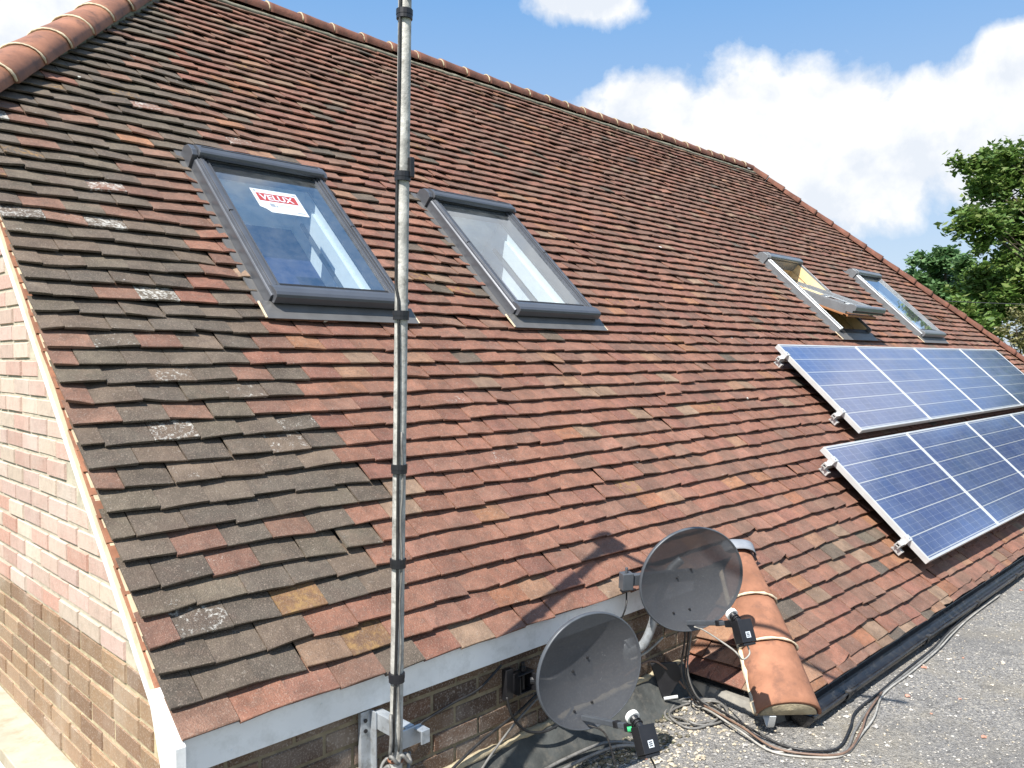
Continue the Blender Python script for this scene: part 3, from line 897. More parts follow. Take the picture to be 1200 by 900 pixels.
def hood_mesh():
    mb = MB()
    pr = [(-.104, .066), (-.116, .070), (-.120, .090), (-.114, .103), (-.100, .108), (-.072, .108), (-.040, .102), (-.015, .086), (.004, .058), (.012, .03), (.012, -.02), (-.08, -.02), (-.08, .066)]
    x0, x1 = .018, W - .018
    pts = [Vector((0, Hh + y, z)) for y, z in pr]
    mb.prism(pts[::-1], (Vector((x0, 0, 0)), Vector((x1, 0, 0))), 0)
    # end corner pieces a little wider
    pe = [(-.11, .03), (-.11, .080), (-.08, .094), (-.02, .086), (.016, .05), (.02, -.02), (-.11, -.02)]
    pts = [Vector((0, Hh + y, z)) for y, z in pe]
    for a, b in ((-.016, .017), (W - .017, W + .016)):
        mb.prism(pts[::-1], (Vector((a, 0, 0)), Vector((b, 0, 0))), 0)
    mb.box(.04, W - .04, Hh - .062, Hh - .054, .09, .1085, 1)
    return mb
def flashing_mesh():
    mb = MB()
    # apron below
    vs_ = [Vector((x, y, z)) for (y, z) in ((-.100, .012), (-.05, .0135), (.01, .024)) for x in (-.042, W * .3, W * .7, W + .042)]
    vs_ += [p - Vector((0, 0, .004)) for p in vs_]
    f = []
    for r in range(2):
        for c in range(3):
            i = r * 4 + c
            f.append((i, i + 1, i + 5, i + 4)); f.append((12 + i, 12 + i + 4, 12 + i + 5, 12 + i + 1))
    f += [(0, 12, 13, 1), (1, 13, 14, 2), (2, 14, 15, 3), (0, 4, 16, 12), (4, 8, 20, 16), (3, 15, 19, 7), (7, 19, 23, 11)]
    mb.add(vs_, f, 0)
    # side gutters, stepped, tucked under the tiles
    for a, b in ((-.045, -.001), (W + .001, W + .045)):
        mb.box(a, b, .011, Hh + .05, -.012, -.004, 0)
    mb.box(-.045, W + .045, Hh + .021, Hh + .07, -.012, -.006, 0)
    for a, b in ((-.050, -.0425), (W + .0425, W + .050)):
        mb.box(a, b, -.095, .02, .006, .013, 1)
    return mb
def sash_mesh():
    """moving sash: rails with stepped cover strips; origin in the frame's coordinates"""
    mb = MB()
    J = .045; wi = .034
    ya, yb = .035, Hh - .10
    for s in (0, 1):
        xa = J if s == 0 else W - J - wi
        mb.box(xa + .002, xa + wi - .002, ya + .05, yb, -.03, .058, 0)
        e = xa + wi - .010 if s == 0 else xa + .002
        mb.box(e, e + .008, ya + .05, yb, .0585, .062, 0)
        e = xa + .004 if s == 0 else xa + wi - .012
        mb.box(e, e + .008, ya + .05, yb, .0585, .066, 0)
    mb.box(J + wi, W - J - wi, yb - .022, yb - .002, -.03, .049, 0)
    # bottom cover: a rounded bar over the full width with a black strip for the shade beneath
    pr = [(-.046, .030), (-.052, .036), (-.052, .072), (-.044, .084), (-.028, .089), (.006, .086), (.034, .076), (.050, .060), (.056, .050), (.056, .0), (-.03, .0), (-.03, .024)]
    pts = [Vector((0, ya + y, z)) for y, z in pr]
    mb.prism(pts[::-1], (Vector((.012, 0, 0)), Vector((W - .012, 0, 0))), 0)
    mb.box(.02, W - .02, ya - .040, ya - .031, .012, .0295, 1)  # black strip stands in for the shadow gap under the bar
    mb.box(J + wi * .6, W - J - wi * .6, ya + .0565, ya + .079, .045, .0545, 1)
    return mb
def glass_mesh():
    mb = MB()
    J = .078
    mb.add([Vector((J, .115, .050)), Vector((W - J, .115, .050)), Vector((W - J, Hh - .115, .050)), Vector((J, Hh - .115, .050))], [(0, 1, 2, 3)], 0)
    return mb
def lining_mesh(pine):
    mb = MB()
    a, b, c, d = .062, W - .062, .07, Hh - .09
    D = -.34
    # side reveals (slightly splayed), head and sill, then the room behind
    mb.add([Vector((a, c, -.035)), Vector((a, d, -.035)), Vector((a, d, D)), Vector((a, c, D))], [(0, 1, 2, 3)], 0)
    mb.add([Vector((b, c, -.035)), Vector((b, d, -.035)), Vector((b, d, D)), Vector((b, c, D))], [(3, 2, 1, 0)], 0)
    mb.add([Vector((a, c, -.035)), Vector((b, c, -.035)), Vector((b, c - .0, D)), Vector((a, c, D))], [(3, 2, 1, 0)], 0)
    mb.add([Vector((a, d, -.035)), Vector((b, d, -.035)), Vector((b, d, D)), Vector((a, d, D))], [(0, 1, 2, 3)], 0)
    mb.add([Vector((a, c, D)), Vector((b, c, D)), Vector((b, d, D)), Vector((a, d, D))], [(0, 1, 2, 3)], 1)
    # a step in the right hand reveal
    mb.box(b - .022, b - .001, c + .01, d - .12, -.20, -.10, 0)
    mb.box(b - .024, b - .002, c + .01, d - .10, -.235, -.215, 2)
    return mb

clad_set = [M['clad'], M['gasket_and_gap']]
def put(o, u):
    o.location = win_base(u); o.rotation_euler = (ROTX, 0, 0)
def make_window(light=False):
    cl = [M['clad_light'], M['gasket_and_gap']] if light else clad_set
    fr = frame_mesh().obj('roof_window', cl, None, bevel=.0025)
    fr.parent = house
    hood_mesh().obj('hood', cl, fr, local=True, bevel=.003)
    flashing_mesh().obj('flashing', [M['flash'], M['mortar_joint']], fr, local=True)
    sash_mesh().obj('sash', cl, fr, local=True, bevel=.002)
    glass_mesh().obj('glass', M['glass'], fr, local=True)
    lining_mesh(False).obj('lining', [M['lining'], M['room'], M['glass_edge'] if 'glass_edge' in M else M['clad_light']], fr, local=True)
    return fr
w1 = make_window(); put(w1, WINS[0])
w1['label'] = 'grey roof window with a red and white sticker on its glass'
w2 = copy_tree(w1, house); put(w2, WINS[1])
w2['label'] = 'grey closed roof window just right of the pole, glass full of sky'
# sticker behind the first window's glass
mb = MB()
SX, SY = .245, .735
def st(x, y, z=.0512): return Vector((SX + x, SY + y, z))
mb.add([st(.055, 0), st(.285, 0), st(.285, .215), st(0, .215), st(0, .045), st(.03, .03)], [(0, 1, 2, 3, 4, 5)], 0)
mb.add([st(.022, .105, .0516), st(.262, .105, .0516), st(.262, .178, .0516), st(.022, .178, .0516)], [(0, 1, 2, 3)], 1)
for (a, b_, c, d) in ((.07, .10, .055, .085), (.105, .115, .055, .07), (.015, .03, .19, .205), (.25, .275, .19, .2), (.22, .27, .02, .028), (.12, .21, .08, .084), (.12, .2, .068, .071)):
    mb.add([st(a, c, .0516), st(b_, c, .0516), st(b_, d, .0516), st(a, d, .0516)], [(0, 1, 2, 3)], 2)
cu = bpy.data.curves.new('lettering', 'FONT'); cu.body = 'VELUX'; cu.size = .071; cu.offset = .0016; cu.space_character = 1.0
to = bpy.data.objects.new('lettering', cu); COL.objects.link(to)
dg = bpy.context.evaluated_depsgraph_get(); dg.update()
tm = bpy.data.meshes.new_from_object(to.evaluated_get(dg))
tv = [v.co.copy() for v in tm.vertices]
xs = [p.x for p in tv]; wtxt = max(xs) - min(xs)
ksc = .205 / wtxt
mb.add([st(.036 + (p.x - min(xs)) * ksc, .117 + p.y, .0520) for p in tv], [tuple(p.vertices) for p in tm.polygons], 0)
# slab serifs on the letters
bpy.data.objects.remove(to); bpy.data.meshes.remove(tm)
sk = mb.obj('sticker', [M['paper'], M['red_print'], M['grey_print']], w1, local=True)
sk['label'] = 'white maker\'s sticker with a red lettered band'
# the open one
f3 = frame_mesh().obj('roof_window', [M['clad_light'], M['gasket_and_gap']], None, bevel=.0025); f3.parent = house; put(f3, WINS[2])
f3['label'] = 'open roof window with its sash swung out over a pine lining'
hood_mesh().obj('hood', [M['clad_light'], M['gasket_and_gap']], f3, local=True, bevel=.003)
flashing_mesh().obj('flashing', [M['flash'], M['mortar_joint']], f3, local=True)
lining_mesh(True).obj('lining', [M['pine'], M['pine_dark'], M['pine']], f3, local=True)
for a, b_ in ((.0445, .0525), (W - .0525, W - .0445)):
    mb = MB(); mb.box(a, b_, .06, Hh - .10, -.06, .048, 0)
    mb.obj('inner_frame', M['pine'], f3, local=True)
mb = sash_mesh()
J = .078
mb.box(J - .04, W - J + .04, .06, Hh - .12, -.035, -.0305, 2)
for a, b_ in ((J - .045, J + .03), (W - J - .03, W - J + .045)):
    mb.box(a, b_, .06, Hh - .12, -.05, -.034, 2)
mb.box(J - .045, W - J + .045, .045, .10, -.05, -.028, 2)
mb.add([Vector((J, .115, .042)), Vector((W - J, .115, .042)), Vector((W - J, Hh - .145, .042)), Vector((J, Hh - .145, .042))], [(0, 1, 2, 3)], 3)
s3 = mb.obj('sash', [M['clad_light'], M['gasket_and_gap'], M['pine_dark'], M['glass']], f3, local=True, bevel=.002)
piv = Vector((0, Hh * .515, .02))
SA = R_(-22)
s3.data.transform(Matrix.Translation(-piv)); s3.location = piv; s3.rotation_euler = (SA, 0, 0)
# the far closed one
w4 = make_window(True); put(w4, WINS[3])
w4['label'] = 'farthest closed roof window, pale glass, near the right hip'

# ------------------------------------------------------------------ solar panels
PW, PHt = 1.572, .985
def panel_master():
    root = empty('solar_panel')
    mb = MB(); t = .033; z0, z1 = -.040, 0.0
    fw = .017
    mb.box(0, fw, 0, PHt, z0, z1); mb.box(PW - fw, PW, 0, PHt, z0, z1)
    mb.box(fw, PW - fw, 0, fw, z0, z1); mb.box(fw, PW - fw, PHt - fw, PHt, z0, z1)
    mb.obj('frame', M['frame_alu'], root, local=True, bevel=.0015)
    mb = MB()
    mb.box(fw - .002, PW - fw + .002, fw - .002, PHt - fw + .002, -.010, -.0025)
    # put the cell grid's zero at the first cell corner
    ox, oy = (PW - 1.53) / 2, (PHt - .93) / 2
    g = mb.obj('cells', [M['pv']], root, local=True)
    g.data.transform(Matrix.Translation((-ox, -oy, 0))); g.location = (ox, oy, 0)
    mb = MB(); mb.box(fw, PW - fw, fw, PHt - fw, -.016, -.0105)
    mb.obj('backsheet', M['panel_back'], root, local=True)
    return root
HP = .120
pm = panel_master()
rowsP = [('upper', 5.50, .587, 4), ('lower', 4.665, -.485, 5)]
ordn = ['leftmost', 'second from the left', 'third from the left', 'fourth from the left', 'last, rightmost']
first = True
panels = []
for nm, u0, v0, n in rowsP:
    for i in range(n):
        p = pm if first else copy_tree(pm)
        first = False
        p.location = RW(u0 + i * 1.590, v0, HP); p.rotation_euler = (TH, 0, 0)
        extra = {('upper', 0): 'blue solar panel at the left end of the upper row, below the open roof window',
                 ('lower', 0): 'blue solar panel at the left end of the lower row, nearest the gutter'}.get((nm, i))
        lab = extra or 'blue solar panel, %s in the %s row' % (ordn[i] if i < n - 1 or nm == 'lower' else 'rightmost', nm)
        tag(p, lab, 'solar panel', 'solar panels in two rows on the tiled roof')
        panels.append(p)
# rails, with their end clamps and hooks
def rail(u0, v, L, lab):
    root = empty('mounting_rail', RW(u0, v, 0)); root.rotation_euler = (TH, 0, 0)
    mb = MB()
    top = HP - .042
    mb.box(0, L, -.018, .018, top - .012, top); mb.box(0, L, -.018, -.010, top - .040, top - .0125); mb.box(0, L, .010, .018, top - .040, top - .0125)
    mb.box(0, L, -.0095, .0095, top - .032, top - .026)
    mb.obj('rail', M['rail_alu'], root, local=True, bevel=.001)
    mb = MB()
    mb.box(.042, .074, -.022, .022, top + .001, HP + .004); mb.box(.070, .098, -.022, .022, HP + .0005, HP + .005)
    mb.tube([(.058, 0, HP + .003), (.058, 0, HP + .012)], .008, 6)
    mb.obj('end_clamp', M['frame_alu'], root, local=True, bevel=.001)
    mb = MB()
    mb.box(.025, .060, -.05, .012, top - .075, top - .041); mb.box(.03, .055, -.05, .02, -.002, .008); mb.box(.03, .055, -.05, -.04, .0, top - .04)
    mb.obj('roof_hook', M['rail_alu'], root, local=True, bevel=.001)
    tag(root, lab, 'mounting rail', 'aluminium rails under the solar panels')
rail(5.50 - .075, 1.455, 6.45, 'silver rail under the top edge of the upper solar row')
rail(5.50 - .075, .80, 6.45, 'silver rail under the lower half of the upper solar row')
rail(4.665 - .075, .385, 8.0, 'silver rail under the top edge of the lower solar row')
rail(4.665 - .075, -.30, 8.0, 'silver rail under the bottom edge of the lower solar row, lowest of the four')

# ------------------------------------------------------------------ flat roof, ground
def struct(o):
    o['kind'] = 'structure'; return o
# the flat roof is a subdivided sheet, slightly uneven, rising to a felt fillet at the wall
mb = MB()
nx, ny = 150, 60
X0, X1, Y0, Y1 = -2.2, 12.8, -4.6, .02
vsx = []
for j in range(ny + 1):
    for i in range(nx + 1):
        x = X0 + (X1 - X0) * i / nx; y = Y0 + (Y1 - Y0) * j / ny
        if y > -.4 and x > 2.5: pass
        z = ZG + .010 * mnoise.noise(Vector((x * 1.1, y * 1.1, 0))) + .004 * mnoise.noise(Vector((x * 5, y * 5, 3)))
        vsx.append(Vector((x, y, z)))
fsx = [(j * (nx + 1) + i, j * (nx + 1) + i + 1, (j + 1) * (nx + 1) + i + 1, (j + 1) * (nx + 1) + i) for j in range(ny) for i in range(nx)]
mb.add(vsx, fsx)
struct(mb.obj('flat_roof', M['gravel'], smooth=True))
mb = MB()
mb.box(X0 + .01, X1 - .01, Y0 + .01, -.46, -3.2, ZG - .06)
o = mb.obj('extension', M['render_wall']); tag(o, 'plain rendered flat-roofed extension under the gravel roof', 'extension')
# felt upstand at the wall
mb = MB(); n = 60
vsx = []
for i in range(n + 1):
    x = .02 + (2.54 - .02) * i / n
    for (y, z) in ((.048, -.455), (.03, -.475), (-.02, -.56), (-.075, ZG + .004), (-.09, ZG - .02)):
        vsx.append(Vector((x, y + .006 * mnoise.noise(Vector((x * 4, y * 9, 1))), z + .008 * mnoise.noise(Vector((x * 3, z * 8, 2))))))
mb.add(vsx, [(i * 5 + k, (i + 1) * 5 + k, (i + 1) * 5 + k + 1, i * 5 + k + 1)[::-1] for i in range(n) for k in range(4)])
struct(mb.obj('roof_upstand', M['felt'], smooth=True))
mb = MB()
bedp = [Vector((.02 + 2.5 * i / 70, .045, -.462 + .008 * mnoise.noise(Vector((i * .3, 0, 0))))) for i in range(71)]
mb.tube(bedp, [.014 + rng.uniform(-.004, .006) for _ in bedp], 6)
mb.obj('mortar_fillet', M['mortar_end'], house, smooth=True)
# concrete kerb under the return slope and gutter corner
mb = MB()
pts = [(2.58, .05), (2.56, -.2), (2.535, -.38), (2.545, -.46), (2.62, -.485), (2.9, -.49), (3.4, -.49)]
vsx = []
for (x, y) in pts:
    pass
top = [Vector((x, y, ZG + .048)) for x, y in pts]
out = [Vector((x - .035 if i < 4 else x, y - (.03 if i >= 3 else 0), ZG - .02)) for i, (x, y) in enumerate(pts)]
back = [Vector((max(x + .25, 2.8), min(y + .2, .05), ZG + .050)) for x, y in pts]
vsx = out + top + back; n = len(pts)
mb.add(vsx, [(i + 1, i, n + i, n + i + 1) for i in range(n - 1)] + [(n + i + 1, n + i, 2 * n + i, 2 * n + i + 1) for i in range(n - 1)])
struct(mb.obj('kerb', M['concrete']))
# chippings lying loose
rg = random.Random(77)
vsx = []; fsx = []; cols = []
PC = [(.38, .35, .31), (.29, .28, .265), (.46, .42, .36), (.22, .215, .21), (.42, .36, .27), (.36, .34, .32), (.5, .48, .44)]
def pebble(x, y, r, z=None, c=None):
    base = len(vsx)
    c = c or rg.choice(PC)
    sx, sy, sz = r * rg.uniform(.7, 1.3), r * rg.uniform(.7, 1.3), r * rg.uniform(.45, .85)
    ro = rg.uniform(0, TAU); zz = (ZG + .010 * mnoise.noise(Vector((x * 1.1, y * 1.1, 0)))) if z is None else z
    for (a, b_, c_) in ((1, 0, 0), (0, 1, 0), (-1, 0, 0), (0, -1, 0), (.1, .1, 1), (0, 0, -.6), (.62, .62, .55), (-.62, .55, .55), (-.6, -.62, .5), (.6, -.6, .6)):
        px, py, pz = a * sx * rg.uniform(.85, 1.15), b_ * sy * rg.uniform(.85, 1.15), c_ * sz
        vsx.append(Vector((x + px * math.cos(ro) - py * math.sin(ro), y + px * math.sin(ro) + py * math.cos(ro), zz + sz * .35 + pz)))
        cols.append(c)
    for f in ((0, 6, 9), (0, 1, 6), (1, 7, 6), (1, 2, 7), (2, 8, 7), (2, 3, 8), (3, 9, 8), (3, 0, 9), (4, 6, 7), (4, 7, 8), (4, 8, 9), (4, 9, 6), (0, 5, 1), (1, 5, 2), (2, 5, 3), (3, 5, 0)):
        fsx.append(tuple(i + base for i in f))
for i in range(9000):
    x = rg.uniform(1.0, 6.5) if rg.random() < .75 else rg.uniform(1, 9); y = -rg.uniform(.08, 2.2)
    if x > 2.5 and y > -.6: continue
    d = (Vector((x, y, ZG)) - CAM).length
    near_wall = y > -.35 or (abs(x - 2.4) < .5 and y > -.9)
    pebble(x, y, rg.uniform(.0022, .0062) * (1.35 if near_wall and rg.random() < .5 else 1))
for i in range(520):             # sandy heap of crumbs round the cables and along the shaded edge
    x = rg.gauss(2.15, .32); y = rg.gauss(-.22, .14)
    if y > -.05 or x > 2.5: continue
    pebble(x, y, rg.uniform(.004, .012), c=rg.choice([(.40, .34, .25), (.36, .31, .23), (.44, .39, .31), (.31, .28, .22)]))
for i in range(160):
    x = rg.uniform(1.2, 7); y = rg.uniform(-2, -.1)
    if x > 2.5 and y > -.62: continue
    pebble(x, y, rg.uniform(.008, .016), c=rg.choice([(.55, .52, .47), (.42, .2, .14), (.3, .29, .28), (.5, .44, .36)]))
o = mesh_obj('gravel', vsx, fsx, M['pebble']); set_attr(o, 'col', cols); o['kind'] = 'stuff'
o['label'] = 'loose grey and sandy chippings scattered over the flat roof'
# moss and leaf dirt by the wall
vsx = []; fsx = []; cols = []
for i in range(420):
    cx, cy = rg.choice([(1.78, -.16), (1.95, -.12), (2.02, -.2), (2.25, -.08), (1.6, -.12)])
    x = rg.gauss(cx, .05); y = rg.gauss(cy, .035)
    if y > -.04: continue
    pebble(x, y, rg.uniform(.005, .013), c=rg.choice([(.055, .05, .03), (.09, .075, .045), (.13, .11, .07), (.045, .05, .025)]))
o = mesh_obj('moss_and_leaf_litter', vsx, fsx, M['pebble']); set_attr(o, 'col', cols); o['kind'] = 'stuff'
# ground
mb = MB(); mb.add([(-600, -600, -3.2), (600, -600, -3.2), (600, 600, -3.2), (-600, 600, -3.2)], [(0, 1, 2, 3)])
struct(mb.obj('ground', M['grass']))

# ------------------------------------------------------------------ pole
PX_, PY_ = .607, -.170
pole = empty('aerial_pole', (PX_, PY_, ZG))
tag(pole, 'tall weathered grey pole with taped cables standing in front of the eave', 'pole')
ZT = 2.24
lean = Vector((.0115, -.0115, 1.0))
def PP(z): return Vector((PX_, PY_, 0)) + Vector((lean.x, lean.y, 0)) * z + Vector((0, 0, z))
mb = MB(); zs = [ZG + .002 + i * (ZT - ZG) / 24 for i in range(25)]
mb.tube([PP(z) for z in zs], .0205, 18)
mb.obj('tube', M['pole'], pole, smooth=True)
mb = MB()                        # cable strapped to the front of the tube
path = []
for i in range(60):
    z = -.17 + i * (2.2 + .17) / 59
    s = math.sin(z * 3.1) * .35 + math.sin(z * 7.7) * .12
    an = R_(218) + s * .45 + .35 * (1 if z > 1.25 else 0) * -1
    path.append(PP(z) + Vector((math.cos(an), math.sin(an), 0)) * .0248)
path.append(PP(2.23) + Vector((-.05, -.03, .03))); 
mb.tube(smooth_path(path, 2), .0045, 8)
mb.obj('cable', M['cable_black'], pole, smooth=True)
mb = MB()
path2 = [PP(-.17 + i * (1.0) / 24) + Vector((math.cos(R_(255) + .15 * math.sin(i)), math.sin(R_(255) + .15 * math.sin(i)), 0)) * .0225 for i in range(25)]
mb.tube(path2, .0036, 8)
mb.obj('cable', M['cable_grey'], pole, smooth=True)
for z in (2.105, 1.615, 1.19, .715, .42, .06):
    mb = MB()
    for q in range(2):
        mb.tube([PP(z - .015 + q * .012), PP(z + .000 + q * .013)], [.0248 + .001 * q] * 2, 16)
    o = mb.obj('tape', M['tape'], pole)
    o.data.transform(Matrix.Translation((-.004, -.004, 0)))
mb = MB()                        # black cable tie box at mid height
mb.box(-.002, .014, -.029, -.014, -.05, .012, 0, Matrix.Translation(PP(1.66) - Vector((-.006, .004, 0))))
mb.obj('cable_clip', M['black_plastic'], pole, bevel=.003)
# arm at the top, out over the flat roof
mb = MB()
mb.box(-.045, .045, -.05, .05, -.05, .055, 0, Matrix.Translation(PP(ZT)))
mb.obj('top_clamp', M['black_plastic'], pole, bevel=.006)
mb = MB()
pT = PP(ZT); dA = Vector((.40, -.915, 0))
mb.tube(smooth_path([pT, pT + dA * .4 + Vector((0, 0, -.005)), pT + dA * .8 + Vector((0, 0, -.015)), pT + dA * 1.25 + Vector((0, 0, -.03))], 5), .016, 12)
mb.obj('arm', M['galv'], pole, smooth=True)
# wall bracket that holds it
mb = MB()
bx = .655
mb.box(bx - .042, bx - .004, .036, .052, -.42, -.125); mb.box(bx - .004, bx + .002, .006, .052, -.42, -.125)
mb.box(bx + .004, bx + .010, -.15, .05, -.185, -.130); mb.box(bx + .0105, bx + .040, -.145, .034, -.136, -.130)
mb.box(bx - .02, bx + .060, -.158, -.1505, -.19, -.130)
mb.box(bx + .030, bx + .064, -.190, -.1585, -.140, -.134); mb.box(bx + .030, bx + .064, -.197, -.1905, -.178, -.134)
wb = mb.obj('bracket', M['galv'], pole, bevel=.0015)
for z in (-.155, -.19, -.36, -.385):
    mb = MB(); mb.tube([(bx - .024, .038, z), (bx - .024, .032, z)], .007, 8)
    mb.obj('bolt', M['black_plastic'], wb)
mb = MB()
ringp = [PP(-.205) + Vector((math.cos(a), math.sin(a), 0)) * .0225 for a in [TAU * k / 20 for k in range(21)]]
mb.tube(ringp, .0045, 6)
mb.obj('u_bolt', M['rust'], pole, smooth=True)
mb = MB()                        # cable wound round the foot
wp = []
for i in range(50):
    a = R_(200) + i / 49 * TAU * 1.35
    wp.append(PP(-.185 - .07 * i / 49 + .012 * math.sin(i)) + Vector((math.cos(a), math.sin(a), 0)) * (.035 + .012 * math.sin(i * .7)))
wp = [PP(-.05) + Vector((-.03, -.01, 0)), PP(-.12) + Vector((-.034, -.02, 0))] + wp + [PP(-.24) + Vector((.10, .06, 0)), PP(-.33) + Vector((.11, .08, 0))]
mb.tube(smooth_path(wp, 2), .0058, 8)
mb.obj('cable', M['cable_grey'], pole, smooth=True)

# ------------------------------------------------------------------ satellite dishes
def basis(n):
    n = n.normalized(); r = Vector((0, 0, 1)).cross(n).normalized(); u = n.cross(r)
    return r, u, n
def make_dish(center, n, a, b_, lnb, arm0, label, roll=0.0, shear=0.0, mount=None):
    r, u, nn = basis(n)
    r2 = r * math.cos(roll) + u * math.sin(roll); u2 = -r * math.sin(roll) + u * math.cos(roll)
    root = empty('satellite_dish', center)
    tag(root, label, 'satellite dish', 'grey satellite dishes by the eave')
    mb = MB(); K = 48; RR = 14; dep = .058
    vs_ = [center - nn * dep]
    for q in range(1, RR + 1):
        f = q / RR
        for k in range(K):
            an = TAU * k / K
            vs_.append(center + r2 * a * f * math.cos(an) + u2 * b_ * f * math.sin(an) + nn * (dep * (f * f - 1)))
    fs_ = [(0, 1 + k, 1 + (k + 1) % K) for k in range(K)]
    for q in range(RR - 1):
        for k in range(K):
            x = 1 + q * K + k; y = 1 + q * K + (k + 1) % K
            fs_.append((x, x + K, y + K, y))
    mb.add(vs_, fs_)
    ref = mb.obj('reflector', M['dish'], root, smooth=True)
    mb = MB()
    rim = [center + r2 * (a + .001) * math.cos(TAU * k / 64) + u2 * (b_ + .001) * math.sin(TAU * k / 64) - nn * .003 for k in range(65)]
    vsr = []; S = 8
    for k in range(64):
        an = TAU * k / 64; out = (r2 * math.cos(an) + u2 * math.sin(an))
        for s in range(S):
            t = TAU * s / S
            vsr.append(rim[k] + out * .0048 * math.cos(t) + nn * (.0105 * math.sin(t) - .006))
    fr = [(k * S + s, k * S + (s + 1) % S, ((k + 1) % 64) * S + (s + 1) % S, ((k + 1) % 64) * S + s) for k in range(64) for s in range(S)]
    mb.add(vsr, fr)
    mb.obj('rim', M['arm'], ref, smooth=True)
    # bolts: two at the middle, two low
    for (x, y) in ((-.05, -.005), (.02, .03), (.01, -.63 * b_ / .23 * .23), (-.075, -.66 * b_)):
        f2 = (x / a) ** 2 + (y / b_) ** 2
        p = center + r2 * x + u2 * y + nn * (dep * (f2 - 1))
        mb = MB(); mb.tube([p, p + nn * .006], [.006, .004], 8)
        mb.obj('bolt', M['black_plastic'], ref)
    # arm
    mb = MB()
    d = (lnb - arm0); L = d.length; d.normalize()
    sx = d.cross(Vector((0, 0, 1))).normalized(); sy = sx.cross(d)
    Mx = Matrix(((sx.x, d.x, sy.x, arm0.x), (sx.y, d.y, sy.y, arm0.y), (sx.z, d.z, sy.z, arm0.z), (0, 0, 0, 1)))
    mb.box(-.011, .011, -.05, L * .58, -.010, .010, 0, Mx); mb.box(-.013, .013, L * .58, L * .60 + .02, -.012, .012, 1, Mx)
    mb.box(-.0105, .0105, L * .60 + .02, L * .82, -.0095, .0095, 0, Mx); mb.box(-.014, .014, L * .80, L * .96, -.016, .012, 1, Mx)
    mb.obj('arm', [M['arm'], M['black_plastic']], root, bevel=.003)
    # receiver: white feed cap looking at the dish, neck, black box with a paper label
    ax = (center + u2 * .02 - lnb).normalized()
    up = Vector((0, 0, 1)); sd = ax.cross(up).normalized(); up2 = sd.cross(ax)
    F = lnb + up2 * .016
    mb = MB()
    mb.tube([F + ax * .030, F + ax * .012, F - ax * .035], [.018, .014, .015], 16, 0)
    mb.tube([F + ax * .0305, F + ax * .046, F + ax * .050], [.0255, .0255, .022], 20, 1)
    for t in (.0, -.012):
        mb.tube([F + ax * (.012 + t), F + ax * (.016 + t)], [.0195, .0195], 14, 0)
    bd = (-ax * .75 - up2 * .68).normalized(); bs = sd; bn = bs.cross(bd).normalized()
    C0 = F - ax * .035
    Mb = Matrix(((bs.x, bd.x, bn.x, C0.x), (bs.y, bd.y, bn.y, C0.y), (bs.z, bd.z, bn.z, C0.z), (0, 0, 0, 1)))
    mb.box(-.034, .034, -.022, .068, -.024, .026, 0, Mb)
    mb.box(-.029, .029, .069, .080, -.020, .022, 0, Mb)
    lo = mb.obj('receiver', [M['black_plastic'], M['white_plastic']], root, bevel=.003)
    return root, lo, Mb, (r2, u2, nn), d, F
def lnb_label(lo, Mb, root):
    mb = MB()
    # on the side of the box that faces the camera
    best = None
    for (o_, x_, y_, hw, hh) in ((Vector((-.0345, .035, 0)), Vector((0, 1, 0)), Vector((0, 0, 1)), 0, 0), (Vector((.0345, .035, 0)), Vector((0, 1, 0)), Vector((0, 0, 1)), 0, 0),
                                 (Vector((0, .035, .0265)), Vector((1, 0, 0)), Vector((0, 1, 0)), 0, 0), (Vector((0, .035, -.0245)), Vector((1, 0, 0)), Vector((0, 1, 0)), 0, 0)):
        w = Mb @ o_; nrm = (Mb.to_3x3() @ (x_.cross(y_))).normalized()
        if nrm.dot(w - Mb @ Vector((0, .035, 0))) < 0: nrm = -nrm
        sc = nrm.dot((CAM - w).normalized())
        if best is None or sc > best[0]: best = (sc, o_, x_, y_, nrm)
    _, o_, x_, y_, nrm = best
    Y = (Mb.to_3x3() @ Vector((0, 1, 0))).normalized(); Z = nrm.cross(Y)
    c = Mb @ o_ + nrm * .0008 + Y * .004
    def q(a, b_, k): return c + Y * a + Z * b_ + nrm * k
    mb.add([q(-.012, -.011, 0), q(.012, -.011, 0), q(.012, .011, 0), q(-.012, .011, 0)], [(0, 1, 2, 3)], 0)
    for a in (-.006, 0, .006):
        mb.add([q(a - .0016, -.008, .0006), q(a + .0016, -.008, .0006), q(a + .0016, .006, .0006), q(a - .0016, .006, .0006)], [(0, 1, 2, 3)], 1)
    mb.obj('paper_label', [M['paper'], M['black_plastic']], lo)

fwd = Vector((.7068, .7068, -.0324)); rgt = Vector((.7071, -.7071, 0)); upc = rgt.cross(fwd)
def cdir(x, y, z): return rgt * x + upc * y - fwd * (-z)
n1 = cdir(.45, -.06, -.89); n2 = cdir(.30, -.11, -.95)
D1 = Vector((1.456, -.260, -.135)); D2 = Vector((2.209, -.226, .063))
A1_ = Vector((1.441, -.252, -.312)); L1 = A1_ + rgt * .150 + upc * .075 - fwd * .27
A2_ = Vector((2.206, -.231, -.128)); L2 = A2_ + rgt * .115 + upc * .080 - fwd * .28
d1, lo1, Mb1, ax1, _, F1 = make_dish(D1, n1, .2275, .222, L1, A1_, 'smaller grey mesh satellite dish in front of the white fascia, nearer the pole', roll=.12)
d2, lo2, Mb2, ax2, _, F2 = make_dish(D2, n2, .254, .236, L2, A2_, 'grey mesh satellite dish in front of the terracotta hip tiles', roll=.0)
lnb_label(lo1, Mb1, d1); lnb_label(lo2, Mb2, d2)
